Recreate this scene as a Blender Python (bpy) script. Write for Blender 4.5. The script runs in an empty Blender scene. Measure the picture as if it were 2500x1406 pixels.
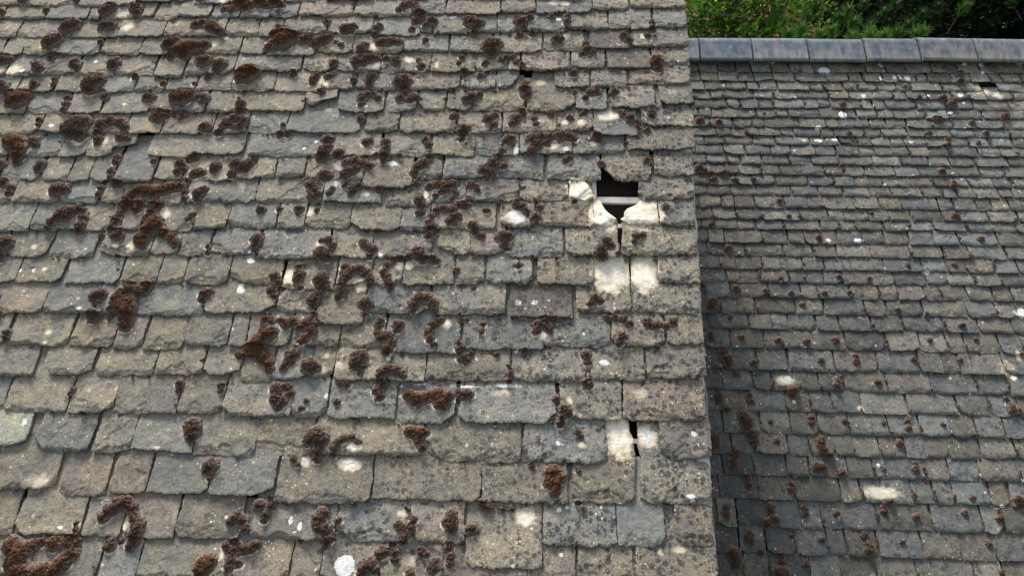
import bpy, math, random
import numpy as np
from mathutils import Vector, Matrix

C = bpy.context.scene
COL = C.collection
rnd = random.Random(7)

# ------------------------------------------------------------------ camera
# Roof frame: u along the eaves, v up the slope, w out of the roof (metres).
F = 1690.0                                   # focal length for a 2500 wide picture
PITCH = math.radians(42.0)
U = np.array([1.0, 0.0, 0.0])
V = np.array([0.0, math.cos(PITCH), math.sin(PITCH)])
W = np.array([0.0, -math.sin(PITCH), math.cos(PITCH)])
s_c = np.array([128 / F, 4000 / F, -1.0]); s_c /= np.linalg.norm(s_c)      # slope seen from the camera
r_c = np.array([1.0, -0.0166, 0.0365]); r_c -= s_c * r_c.dot(s_c); r_c /= np.linalg.norm(r_c)
n_c = np.cross(r_c, s_c)
ROT = np.outer(U, r_c) + np.outer(V, s_c) + np.outer(W, n_c)               # camera axes -> world
DEPTH = 3.4
O_NEAR = np.array([0.0, 0.0, 6.0])
FWD = ROT @ np.array([0, 0, -1.0])
CAM = O_NEAR - FWD * DEPTH
FAR = 1.45
O_FAR = CAM + FWD * DEPTH * FAR

cd = bpy.data.cameras.new('camera')
cam = bpy.data.objects.new('camera', cd); COL.objects.link(cam)
M4 = Matrix([list(ROT[i]) + [CAM[i]] for i in range(3)] + [[0, 0, 0, 1]])
cam.matrix_world = M4
cd.sensor_width = 36.0; cd.lens = F / 2500 * 36.0
cd.clip_start = 0.05; cd.clip_end = 500
C.camera = cam

# ------------------------------------------------------------------ sky, sun, exposure
SUN_EL, SUN_AZ = math.radians(55), math.radians(-28)      # azimuth from +Y towards +X
wd = bpy.data.worlds.new('World'); C.world = wd; wd.use_nodes = True
nt = wd.node_tree; nt.nodes.clear()
sky = nt.nodes.new('ShaderNodeTexSky'); sky.sky_type = 'NISHITA'; sky.sun_disc = False
sky.sun_elevation = SUN_EL; sky.sun_rotation = SUN_AZ
sky.air_density = 1.0; sky.dust_density = 4.0
hs = nt.nodes.new('ShaderNodeHueSaturation'); hs.inputs['Saturation'].default_value = 0.45
bg = nt.nodes.new('ShaderNodeBackground'); bg.inputs['Strength'].default_value = 0.10
wo = nt.nodes.new('ShaderNodeOutputWorld')
nt.links.new(sky.outputs[0], hs.inputs['Color']); nt.links.new(hs.outputs[0], bg.inputs['Color'])
nt.links.new(bg.outputs[0], wo.inputs['Surface'])
sl = bpy.data.lights.new('sun', 'SUN'); sl.energy = 2.9; sl.angle = math.radians(15); sl.color = (1.0, 0.96, 0.9)
so = bpy.data.objects.new('sun', sl); COL.objects.link(so)
sd = Vector((math.sin(SUN_AZ) * math.cos(SUN_EL), math.cos(SUN_AZ) * math.cos(SUN_EL), math.sin(SUN_EL)))
so.rotation_euler = sd.to_track_quat('Z', 'Y').to_euler(); so.location = (-8, 4, 20)
C.view_settings.view_transform = 'Standard'; C.view_settings.look = 'None'
C.view_settings.exposure = 1.0; C.view_settings.gamma = 1.0

# ------------------------------------------------------------------ helpers
def on_plane(px, py, O):
    """pixel of the 2500x1406 photo -> (u, v) in metres on the roof plane through O"""
    px = np.asarray(px, float); py = np.asarray(py, float)
    d = np.stack([(px - 1250) / F, -(py - 703) / F, -np.ones_like(px)], -1)
    d = d @ ROT.T
    t = ((O - CAM) @ W) / (d @ W)
    p = CAM + d * t[..., None] - O
    return p @ U, p @ V
def near(px, py): return on_plane(px, py, O_NEAR)
def far(px, py): return on_plane(px, py, O_FAR)
def world(O, u, v, w):
    return O + np.multiply.outer(u, U) + np.multiply.outer(v, V) + np.multiply.outer(w, W)
def at(px, py, depth):
    d = np.array([(px - 1250) / F, -(py - 703) / F, -1.0])
    return CAM + ROT @ d * depth

def vnoise(x, y, seed=0):
    x = np.asarray(x, float); y = np.asarray(y, float)
    xi = np.floor(x).astype(np.int64); yi = np.floor(y).astype(np.int64)
    fx = x - xi; fy = y - yi
    fx = fx * fx * (3 - 2 * fx); fy = fy * fy * (3 - 2 * fy)
    def h(a, b):
        k = (a * 374761393 + b * 668265263 + int(seed) * 144269504) & 0xffffffff
        k = ((k ^ (k >> 13)) * 1274126177) & 0xffffffff
        k = ((k ^ (k >> 15)) * 2246822519) & 0xffffffff
        return (k ^ (k >> 16)) / 4294967295.0
    a = h(xi, yi); b = h(xi + 1, yi); c = h(xi, yi + 1); d = h(xi + 1, yi + 1)
    return (a * (1 - fx) + b * fx) * (1 - fy) + (c * (1 - fx) + d * fx) * fy
def fbm(x, y, seed=0, n=3):
    s = 0; a = 1; t = 0
    for i in range(n):
        s = s + a * vnoise(x, y, seed + i * 17); t += a; a *= .5; x = x * 2.03; y = y * 2.03
    return s / t

def link(name, me, parent=None):
    o = bpy.data.objects.new(name, me); COL.objects.link(o)
    if parent is not None: o.parent = parent
    return o
def tag(o, label=None, cat=None, group=None, kind=None):
    if label: o['label'] = label
    if cat: o['category'] = cat
    if group: o['group'] = group
    if kind: o['kind'] = kind
    return o
def empty(name, loc):
    o = bpy.data.objects.new(name, None); COL.objects.link(o); o.location = loc; o.empty_display_size = .1
    return o

def mesh_np(name, verts, faces, mats, origin=(0, 0, 0), smooth=True, attrs=None, mat_idx=None):
    """verts (n,3) world, faces: list of int arrays (m,k)"""
    me = bpy.data.meshes.new(name)
    verts = np.asarray(verts, float) - np.asarray(origin, float)
    me.vertices.add(len(verts)); me.vertices.foreach_set('co', verts.astype(np.float32).ravel())
    loops = np.concatenate([f.ravel() for f in faces]).astype(np.int32)
    tot = np.concatenate([np.full(len(f), f.shape[1]) for f in faces]).astype(np.int32)
    st = np.concatenate([[0], np.cumsum(tot)[:-1]]).astype(np.int32)
    me.loops.add(len(loops)); me.loops.foreach_set('vertex_index', loops)
    me.polygons.add(len(tot)); me.polygons.foreach_set('loop_start', st); me.polygons.foreach_set('loop_total', tot)
    me.polygons.foreach_set('use_smooth', np.full(len(tot), bool(smooth)))
    for m in (mats if isinstance(mats, (list, tuple)) else [mats]): me.materials.append(m)
    if mat_idx is not None: me.polygons.foreach_set('material_index', np.asarray(mat_idx, np.int32))
    for k, (ty, arr) in (attrs or {}).items():
        a = me.attributes.new(k, ty, 'POINT')
        a.data.foreach_set('vector' if ty == 'FLOAT_VECTOR' else 'color', np.asarray(arr, np.float32).ravel())
    me.update(calc_edges=True); me.validate()
    return me

def box_np(c, hx, hy, hz):
    """box from centre and three half-axis vectors"""
    c = np.asarray(c, float); v = []
    for i in (-1, 1):
        for j in (-1, 1):
            for k in (-1, 1): v.append(c + i * np.asarray(hx) + j * np.asarray(hy) + k * np.asarray(hz))
    f = np.array([[0, 1, 3, 2], [4, 6, 7, 5], [0, 4, 5, 1], [2, 3, 7, 6], [0, 2, 6, 4], [1, 5, 7, 3]])
    return np.array(v), f
def tube_np(pts, rads, n=8):
    pts = [np.asarray(p, float) for p in pts]; vs = []; fs = []
    for i, p in enumerate(pts):
        d = (pts[min(i + 1, len(pts) - 1)] - pts[max(i - 1, 0)]); d /= np.linalg.norm(d) + 1e-9
        a = np.cross(d, [0.31, 0.2, 0.93]); a /= np.linalg.norm(a) + 1e-9; b = np.cross(d, a)
        for k in range(n):
            t = 2 * math.pi * k / n; vs.append(p + rads[i] * (math.cos(t) * a + math.sin(t) * b))
    for i in range(len(pts) - 1):
        for k in range(n):
            fs.append([i * n + k, i * n + (k + 1) % n, (i + 1) * n + (k + 1) % n, (i + 1) * n + k])
    return np.array(vs), np.array(fs)
class Bag:
    """collects pieces that belong to ONE mesh"""
    def __init__(s): s.v = []; s.f = []; s.n = 0; s.a = {}
    def add(s, v, *fs, **attrs):
        for f in fs: s.f.append(np.asarray(f) + s.n)
        s.v.append(np.asarray(v)); s.n += len(v)
        for k, x in attrs.items(): s.a.setdefault(k, []).append(x)
    def build(s, name, mats, parent=None, smooth=True, origin=(0, 0, 0), types=None):
        at_ = {k: (types[k], np.concatenate(x)) for k, x in s.a.items()} if types else None
        by = {}
        for f in s.f: by.setdefault(f.shape[1], []).append(f)
        me = mesh_np(name, np.concatenate(s.v), [np.concatenate(x) for x in by.values()], mats, origin, smooth, at_)
        o = link(name, me, parent); 
        if any(origin): o.location = Vector(origin) - (parent.location if parent else Vector((0, 0, 0)))
        elif parent: o.location = -parent.location
        return o

# ------------------------------------------------------------------ materials
class NT:
    def __init__(s, name, rough=.85):
        s.m = bpy.data.materials.new(name); s.m.use_nodes = True; s.t = s.m.node_tree
        s.b = s.t.nodes['Principled BSDF']; s.b.inputs['Roughness'].default_value = rough
        s.b.inputs['Specular IOR Level'].default_value = .3
    def n(s, ty, **kw):
        x = s.t.nodes.new(ty)
        for k, v in kw.items(): setattr(x, k, v)
        return x
    def put(s, sock, v):
        if isinstance(v, bpy.types.NodeSocket): s.t.links.new(v, sock)
        elif v is not None: sock.default_value = v
    def noise(s, vec, scale, detail=4, rough=.55, dist=0.0):
        x = s.n('ShaderNodeTexNoise'); s.put(x.inputs['Vector'], vec); x.inputs['Scale'].default_value = scale
        x.inputs['Detail'].default_value = detail; x.inputs['Roughness'].default_value = rough; x.inputs['Distortion'].default_value = dist
        return x.outputs['Fac']
    def voro(s, vec, scale, rand=1.0, out='Distance', dim='3D'):
        x = s.n('ShaderNodeTexVoronoi', voronoi_dimensions=dim); s.put(x.inputs['Vector'], vec); x.inputs['Scale'].default_value = scale
        x.inputs['Randomness'].default_value = rand
        return x.outputs[out]
    def ramp(s, fac, a, b, va=0.0, vb=1.0):
        x = s.n('ShaderNodeMapRange', interpolation_type='SMOOTHSTEP'); s.put(x.inputs['Value'], fac)
        for k, v in (('From Min', a), ('From Max', b), ('To Min', va), ('To Max', vb)): s.put(x.inputs[k], v)
        return x.outputs['Result']
    def math(s, op, a, b=None, clamp=False):
        x = s.n('ShaderNodeMath', operation=op, use_clamp=clamp); s.put(x.inputs[0], a)
        if b is not None: s.put(x.inputs[1], b)
        return x.outputs[0]
    def vec(s, op, a, b):
        x = s.n('ShaderNodeVectorMath', operation=op); s.put(x.inputs[0], a); s.put(x.inputs[1], b)
        return x.outputs[0]
    def mix(s, fac, a, b, mode='MIX'):
        x = s.n('ShaderNodeMix', data_type='RGBA', blend_type=mode); s.put(x.inputs[0], fac)
        for k, v in ((6, a), (7, b)): s.put(x.inputs[k], (*v, 1) if isinstance(v, tuple) and len(v) == 3 else v)
        return x.outputs[2]
    def attr(s, name):
        return s.n('ShaderNodeAttribute', attribute_name=name)
    def bump(s, h, strength, dist):
        x = s.n('ShaderNodeBump'); s.put(x.inputs['Height'], h); x.inputs['Strength'].default_value = strength
        x.inputs['Distance'].default_value = dist; s.t.links.new(x.outputs[0], s.b.inputs['Normal'])
    def color(s, c): s.put(s.b.inputs['Base Color'], (*c, 1) if isinstance(c, tuple) and len(c) == 3 else c)

def jitter(q, vec, scale, amt):
    x = q.n('ShaderNodeTexNoise'); q.put(x.inputs['Vector'], vec); x.inputs['Scale'].default_value = scale; x.inputs['Detail'].default_value = 3
    d = q.vec('SUBTRACT', x.outputs['Color'], (.5, .5, .5))
    sc = q.n('ShaderNodeVectorMath', operation='SCALE'); q.put(sc.inputs[0], d); sc.inputs['Scale'].default_value = amt
    return q.vec('ADD', vec, sc.outputs[0])

def slate_material():
    q = NT('weathered_slate', .88)
    rc = q.attr('rc').outputs['Vector']
    tint = q.attr('tint').outputs['Color']
    mk = q.n('ShaderNodeSeparateColor'); q.t.links.new(q.attr('mask').outputs['Color'], mk.inputs[0])
    pale, white, spot = mk.outputs[0], mk.outputs[1], mk.outputs[2]
    sx = q.n('ShaderNodeSeparateXYZ'); q.t.links.new(rc, sx.inputs[0])
    cx = q.n('ShaderNodeCombineXYZ'); q.put(cx.inputs[0], q.math('MULTIPLY', sx.outputs[2], .73)); q.put(cx.inputs[1], q.math('MULTIPLY', sx.outputs[2], 1.31))
    jv = jitter(q, q.vec('ADD', rc, cx.outputs[0]), 95, .009)
    # stone: broad blue-grey / buff drift, fine grain, streaks of cleavage
    n1 = q.noise(rc, 9, 5, .6); n2 = q.noise(rc, 45, 5, .65); n3 = q.noise(rc, 150, 3, .75)
    c = q.mix(q.ramp(n1, .34, .68), (.166, .169, .162), (.245, .224, .177))
    c = q.mix(q.math('MULTIPLY', q.ramp(q.noise(jv, 17, 4, .6), .5, .7), .5), c, (.165, .152, .150))
    c = q.mix(q.ramp(n2, .3, .72), c, q.mix(1.0, c, (1.32, 1.28, 1.2), 'MULTIPLY'))
    c = q.mix(q.ramp(n3, .32, .7, 0, 1), q.mix(1.0, c, (.72, .72, .73), 'MULTIPLY'), q.mix(1.0, c, (1.24, 1.22, 1.19), 'MULTIPLY'))
    c = q.mix(1.0, c, tint, 'MULTIPLY')
    # grey crust lichen, thin and cloudy
    crust = q.math('MULTIPLY', q.ramp(q.noise(jv, 24, 6, .7), .56, .72), .55)
    c = q.mix(crust, c, (.30, .29, .25))
    # bare pale stone where moss or a slate has come away
    pn = q.math('ADD', pale, q.math('MULTIPLY', q.math('SUBTRACT', q.noise(jv, 55, 5, .7), .5), .5))
    pm = q.math('MULTIPLY', q.ramp(pn, .22, .80), q.ramp(pale, .02, .2))
    c = q.mix(pm, c, q.mix(q.ramp(pale, .5, 1.5), q.mix(q.ramp(n2, .3, .7), (.52, .44, .31), (.66, .58, .44)), q.mix(q.ramp(n2, .3, .7), (.74, .67, .52), (.88, .84, .74))))
    # dark round lichens, three sizes
    def dots(scale, size, seed, vary):
        off = q.vec('ADD', jv, (seed, seed * 1.7, seed * .6))
        d = q.voro(off, scale, dim='2D'); col = q.n('ShaderNodeSeparateColor')
        q.t.links.new(q.voro(off, scale, out='Color', dim='2D'), col.inputs[0])
        th = q.math('MULTIPLY', q.math('POWER', col.outputs[0], vary), size)
        return q.math('SUBTRACT', 1.0, q.ramp(q.math('SUBTRACT', d, th), -.03, .035))
    zone = q.ramp(q.noise(rc, 14, 3, .6), .36, .58, .16, 1.0)
    fade = q.math('MULTIPLY', zone, spot)
    for sc_, size, seed, vary, k in ((33, .52, 3.1, 1.5, .84), (64, .48, 7.7, 1.9, .72), (130, .46, 1.3, 1.7, .6)):
        dk = q.math('MULTIPLY', q.math('MULTIPLY', dots(sc_, size, seed, vary), fade, True), k)
        c = q.mix(q.math('MULTIPLY', dk, q.math('SUBTRACT', 1.0, q.math('MULTIPLY', pm, .85))), c, (.052, .046, .047))
    # white and cream crust lichens
    wz = q.ramp(q.noise(q.vec('ADD', rc, (4.0, 9.0, 2.0)), 11, 2, .6), .55, .70)
    wd_ = q.math('MULTIPLY', dots(40, .36, 12.4, 9.0), wz)
    c = q.mix(wd_, c, (.66, .65, .58))
    ws = q.math('MULTIPLY', dots(80, .34, 21.0, 14.0), q.ramp(n1, .45, .6))
    c = q.mix(ws, c, (.70, .69, .64))
    wn = q.math('ADD', white, q.math('MULTIPLY', q.math('SUBTRACT', q.noise(jv, 85, 5, .75), .5), 1.0))
    wm = q.math('MULTIPLY', q.ramp(wn, .42, .58), q.ramp(white, .02, .2))
    c = q.mix(wm, c, q.mix(q.ramp(n3, .3, .7), (.58, .59, .57), (.84, .84, .82)))
    q.color(c)
    h = q.math('ADD', q.math('MULTIPLY', n2, .6), q.math('MULTIPLY', n3, .35))
    wv = q.math('ADD', h, q.math('MULTIPLY', wm, .5))
    ln = q.noise(jitter(q, rc, 30, .03), 13, 3, .6)
    for t_ in (.42, .53, .62): wv = q.math('ADD', wv, q.math('MULTIPLY', q.ramp(ln, t_, t_ + .012), .55))
    q.bump(wv, .8, .004)
    return q.m

def moss_material():
    q = NT('brown_moss', .95)
    q.b.inputs['Specular IOR Level'].default_value = .05
    g = q.n('ShaderNodeNewGeometry').outputs['Position']
    tint = q.attr('tint'); hue = q.n('ShaderNodeSeparateColor'); q.t.links.new(tint.outputs['Color'], hue.inputs[0])
    rust, rim = hue.outputs[0], hue.outputs[1]
    f = q.noise(g, 170, 3, .85); m = q.noise(g, 38, 4, .6); v = q.voro(g, 260)
    c = q.mix(q.ramp(f, .35, .68), (.017, .0115, .009), (.200, .132, .098))
    c = q.mix(q.math('MULTIPLY', q.ramp(q.math('ADD', m, q.math('MULTIPLY', rust, .4)), .58, .82), .8), c, q.mix(q.ramp(f, .3, .7), (.040, .016, .008), (.18, .086, .042)))
    gz = q.math('MULTIPLY', q.ramp(q.math('ADD', q.noise(g, 200, 3, .85), q.math('MULTIPLY', rim, .14)), .56, .66), q.ramp(rim, .0, .9, .25, .85))  # grey hair tips; sky light catching the rim is put into the colour
    c = q.mix(gz, c, (.33, .27, .235))
    st = q.math('MULTIPLY', q.ramp(q.noise(jitter(q, g, 90, .02), 120, 1, .5), .735, .76), q.ramp(m, .45, .6))
    c = q.mix(st, c, (.62, .36, .14))
    q.color(c)
    q.bump(q.math('ADD', f, q.math('MULTIPLY', v, -.6)), 1.0, .006)
    return q.m

def simple(name, base, var, scale, rough=.85, bump=.3, bd=.004, stretch=None):
    q = NT(name, rough); tc = q.n('ShaderNodeTexCoord').outputs['Object']
    if stretch: tc = q.vec('MULTIPLY', tc, stretch)
    n = q.noise(tc, scale, 6, .65)
    q.color(q.mix(q.ramp(n, .3, .7), base, var)); q.bump(n, bump, bd)
    return q.m
# ------------------------------------------------------------------ what the near roof carries
# every course from the top: (left joint, right joint, bottom edge), read off along the slope
COURSES = [
 [(-40,66,20),(68,187,23),(197,335,22),(337,421,13),(424,469,12),(478,560,17),(562,692,18),(695,795,13),(799,911,7),(918,970,4),(976,1043,5),(1047,1155,3),(1159,1222,4),(1225,1300,6),(1304,1420,2),(1424,1532,0),(1536,1671,-4)],
 [(-30,10,55),(12,113,54),(116,215,54),(220,248,56),(250,333,53),(335,377,53),(383,436,57),(438,515,51),(519,587,52),(590,660,52),(664,728,52),(733,864,47),(866,1004,48),(1007,1088,42),(1090,1221,43),(1224,1306,40),(1310,1445,40),(1448,1533,33),(1538,1671,27)],
 [(-40,44,98),(46,175,99),(178,289,100),(292,400,98),(403,474,96),(478,550,95),(553,631,95),(633,689,97),(692,797,91),(801,909,88),(912,1024,96),(1027,1057,88),(1060,1154,91),(1157,1213,88),(1216,1283,88),(1287,1379,87),(1386,1484,81),(1486,1590,80),(1594,1674,75)],
 [(-40,10,141),(12,57,143),(60,125,142),(129,243,141),(247,342,141),(345,428,142),(431,586,140),(591,653,141),(656,772,143),(775,860,138),(863,984,137),(987,1094,134),(1099,1200,137),(1204,1322,136),(1327,1424,131),(1438,1534,127),(1538,1679,122)],
 [(-50,17,192),(20,79,193),(81,185,190),(193,281,190),(285,376,191),(380,447,197),(456,571,190),(574,617,188),(619,735,182),(741,820,180),(822,928,183),(931,1048,184),(1053,1160,184),(1163,1238,180),(1242,1268,180),(1272,1390,181),(1394,1476,174),(1482,1588,175),(1592,1680,166)],
 [(-60,44,230),(48,134,230),(139,248,230),(252,329,231),(333,402,231),(408,480,227),(483,565,226),(568,669,231),(672,784,231),(789,861,226),(871,968,226),(971,1122,226),(1126,1209,225),(1214,1249,225),(1355,1437,222),(1442,1531,221),(1536,1684,212)],
 [(-40,65,284),(70,163,284),(168,248,284),(252,365,285),(368,501,280),(507,587,281),(590,742,277),(748,824,264),(826,936,281),(945,1015,279),(1023,1086,277),(1091,1151,276),(1154,1282,277),(1287,1402,278),(1405,1480,275),(1490,1598,270),(1611,1687,261)],
 [(-30,97,334),(102,158,333),(161,238,334),(241,311,331),(314,395,333),(398,520,333),(523,602,331),(606,699,331),(701,880,330),(892,972,329),(976,1113,331),(1116,1224,331),(1228,1358,329),(1361,1447,326),(1449,1556,339),(1566,1689,314)],
 [(-80,25,386),(28,147,388),(151,211,388),(213,274,389),(278,340,364),(363,480,390),(483,595,384),(605,777,389),(780,928,386),(933,1046,387),(1054,1157,387),(1161,1222,387),(1226,1267,386),(1270,1397,382),(1400,1523,380),(1530,1693,372)],
 [(-60,1,444),(4,95,445),(104,169,446),(172,221,449),(225,279,449),(285,375,452),(382,448,445),(452,560,446),(563,671,440),(677,743,439),(746,838,443),(841,886,446),(889,1006,467),(1020,1080,443),(1083,1202,441),(1206,1326,442),(1335,1467,446),(1471,1588,446),(1596,1694,435)],
 [(-100,31,498),(34,144,500),(147,240,501),(250,306,503),(309,386,503),(390,441,506),(456,624,499),(626,786,500),(790,934,500),(942,1050,508),(1053,1137,501),(1141,1266,497),(1269,1386,495),(1390,1450,497),(1558,1696,493)],
 [(-50,75,571),(78,188,568),(191,276,568),(279,359,568),(363,474,569),(479,554,564),(557,676,560),(679,743,565),(748,854,562),(857,976,568),(979,1047,568),(1050,1211,565),(1220,1306,561),(1310,1450,558),(1450,1506,555),(1513,1607,553),(1610,1698,556)],
 [(-60,12,630),(15,120,630),(123,232,634),(247,367,629),(371,436,626),(440,510,629),(518,628,625),(633,802,637),(807,906,634),(909,1053,634),(1068,1149,626),(1151,1230,627),(1236,1374,635),(1381,1510,630),(1517,1705,628)],
 [(-80,42,694),(44,156,692),(165,294,697),(298,386,696),(388,450,697),(453,556,699),(562,690,697),(693,818,710),(822,905,702),(909,981,699),(985,1107,700),(1113,1181,701),(1187,1299,698),(1310,1447,700),(1606,1706,695)],
 [(-70,108,767),(112,234,768),(237,331,770),(334,498,773),(502,673,768),(677,768,767),(775,888,797),(891,1048,769),(1051,1233,772),(1245,1397,779),(1407,1541,767),(1545,1711,766)],
 [(-60,19,843),(23,171,846),(176,281,849),(283,350,853),(355,449,858),(456,558,848),(563,603,848),(606,709,847),(715,828,848),(832,937,853),(940,1122,864),(1128,1327,857),(1329,1490,850),(1493,1621,850),(1627,1717,845)],
 [(-90,87,919),(121,228,918),(236,379,919),(382,496,919),(499,587,918),(591,662,935),(666,755,930),(758,814,924),(817,1037,931),(1040,1243,933),(1247,1430,934),(1432,1575,931),(1579,1721,927)],
 [(-90,12,1005),(14,166,1007),(172,279,1010),(283,434,1011),(437,541,1014),(544,713,1020),(715,798,1021),(801,965,1024),(970,1108,1037),(1120,1356,1034),(1369,1517,1023),(1521,1725,1028)],
 [(-100,76,1092),(86,222,1103),(232,320,1106),(324,474,1104),(477,622,1114),(626,763,1113),(767,1032,1113),(1036,1272,1129),(1277,1481,1131),(1612,1734,1121)],
 [(-60,140,1194),(147,262,1211),(271,360,1203),(364,510,1204),(513,671,1211),(674,905,1230),(911,1173,1221),(1176,1384,1229),(1396,1548,1229),(1560,1738,1230)],
 [(-110,36,1303),(39,202,1304),(205,299,1310),(303,428,1311),(431,589,1314),(615,817,1316),(820,998,1321),(1001,1134,1322),(1137,1321,1386),(1323,1505,1336),(1509,1624,1334),(1647,1744,1330)],
 [(-90,20,1412),(24,236,1414),(246,334,1416),(338,549,1416),(560,706,1418),(710,780,1419),(783,925,1416),(928,1078,1418),(1080,1286,1420),(1288,1405,1421),(1408,1546,1420),(1552,1748,1418)],
]
# slates broken to a shape: left and right edge as (x, y) runs, highest point of the head
BROKEN = {
 (19,8): dict(right=[(1548,1229),(1551,1112),(1546,1078),(1538,1052),(1535,1030),(1533,1008)]), (19,9): dict(left=[(1564,1229),(1562,1120),(1557,1092),(1555,1030),(1555,1008)]),
 (10,13): dict(right=[(1450,497),(1447,488),(1439,474),(1432,458),(1424,447),(1420,430)]),
 (11,14): dict(right=[(1506,555),(1502,546),(1487,533),(1473,514),(1466,497),(1455,478),(1451,466)], top=462),
 (11,15): dict(left=[(1513,553),(1522,545),(1523,530),(1528,521),(1545,511),(1560,499),(1567,488)], top=470),
 (12,13): dict(top=547), (12,14): dict(top=547),
 (9,17): dict(left=[(1500,446),(1494,438),(1478,422),(1468,412),(1468,380)]),
 (6,12): dict(top=185), (6,13): dict(left=[(1287,278),(1288,225),(1292,205),(1298,192),(1302,170)], top=166),
 (5,13): dict(left=[(1214,225),(1213,190)], right=[(1246,225),(1252,214),(1264,196),(1268,185)]),
 (8,4): dict(right=[(300,364),(322,362),(336,358),(341,345),(343,330)]),
 (6,7): dict(left=[(764,272),(754,262),(749,250),(751,236)], right=[(766,272),(778,262),(790,256),(826,248),(827,236)]),
 (12,10): dict(left=[(1130,645),(1118,634),(1104,618),(1083,613),(1068,606),(1071,585)], right=[(1150,645),(1151,625),(1148,600),(1146,560)]),
 (16,1): dict(left=[(128,918),(124,900),(121,870)]),
 (18,0): dict(right=[(20,1092),(48,1088),(70,1078),(78,1062),(84,1040),(88,1015)]),
}
LIFT = {(9,12):.010,(9,5):.012,(14,6):.012,(19,5):.010,(20,8):.010,(7,14):.008,(18,0):.006,(4,5):.005,(10,9):.004,(14,9):.004}
CONCRETE = {(14,9),(3,15),(4,17)}

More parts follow.
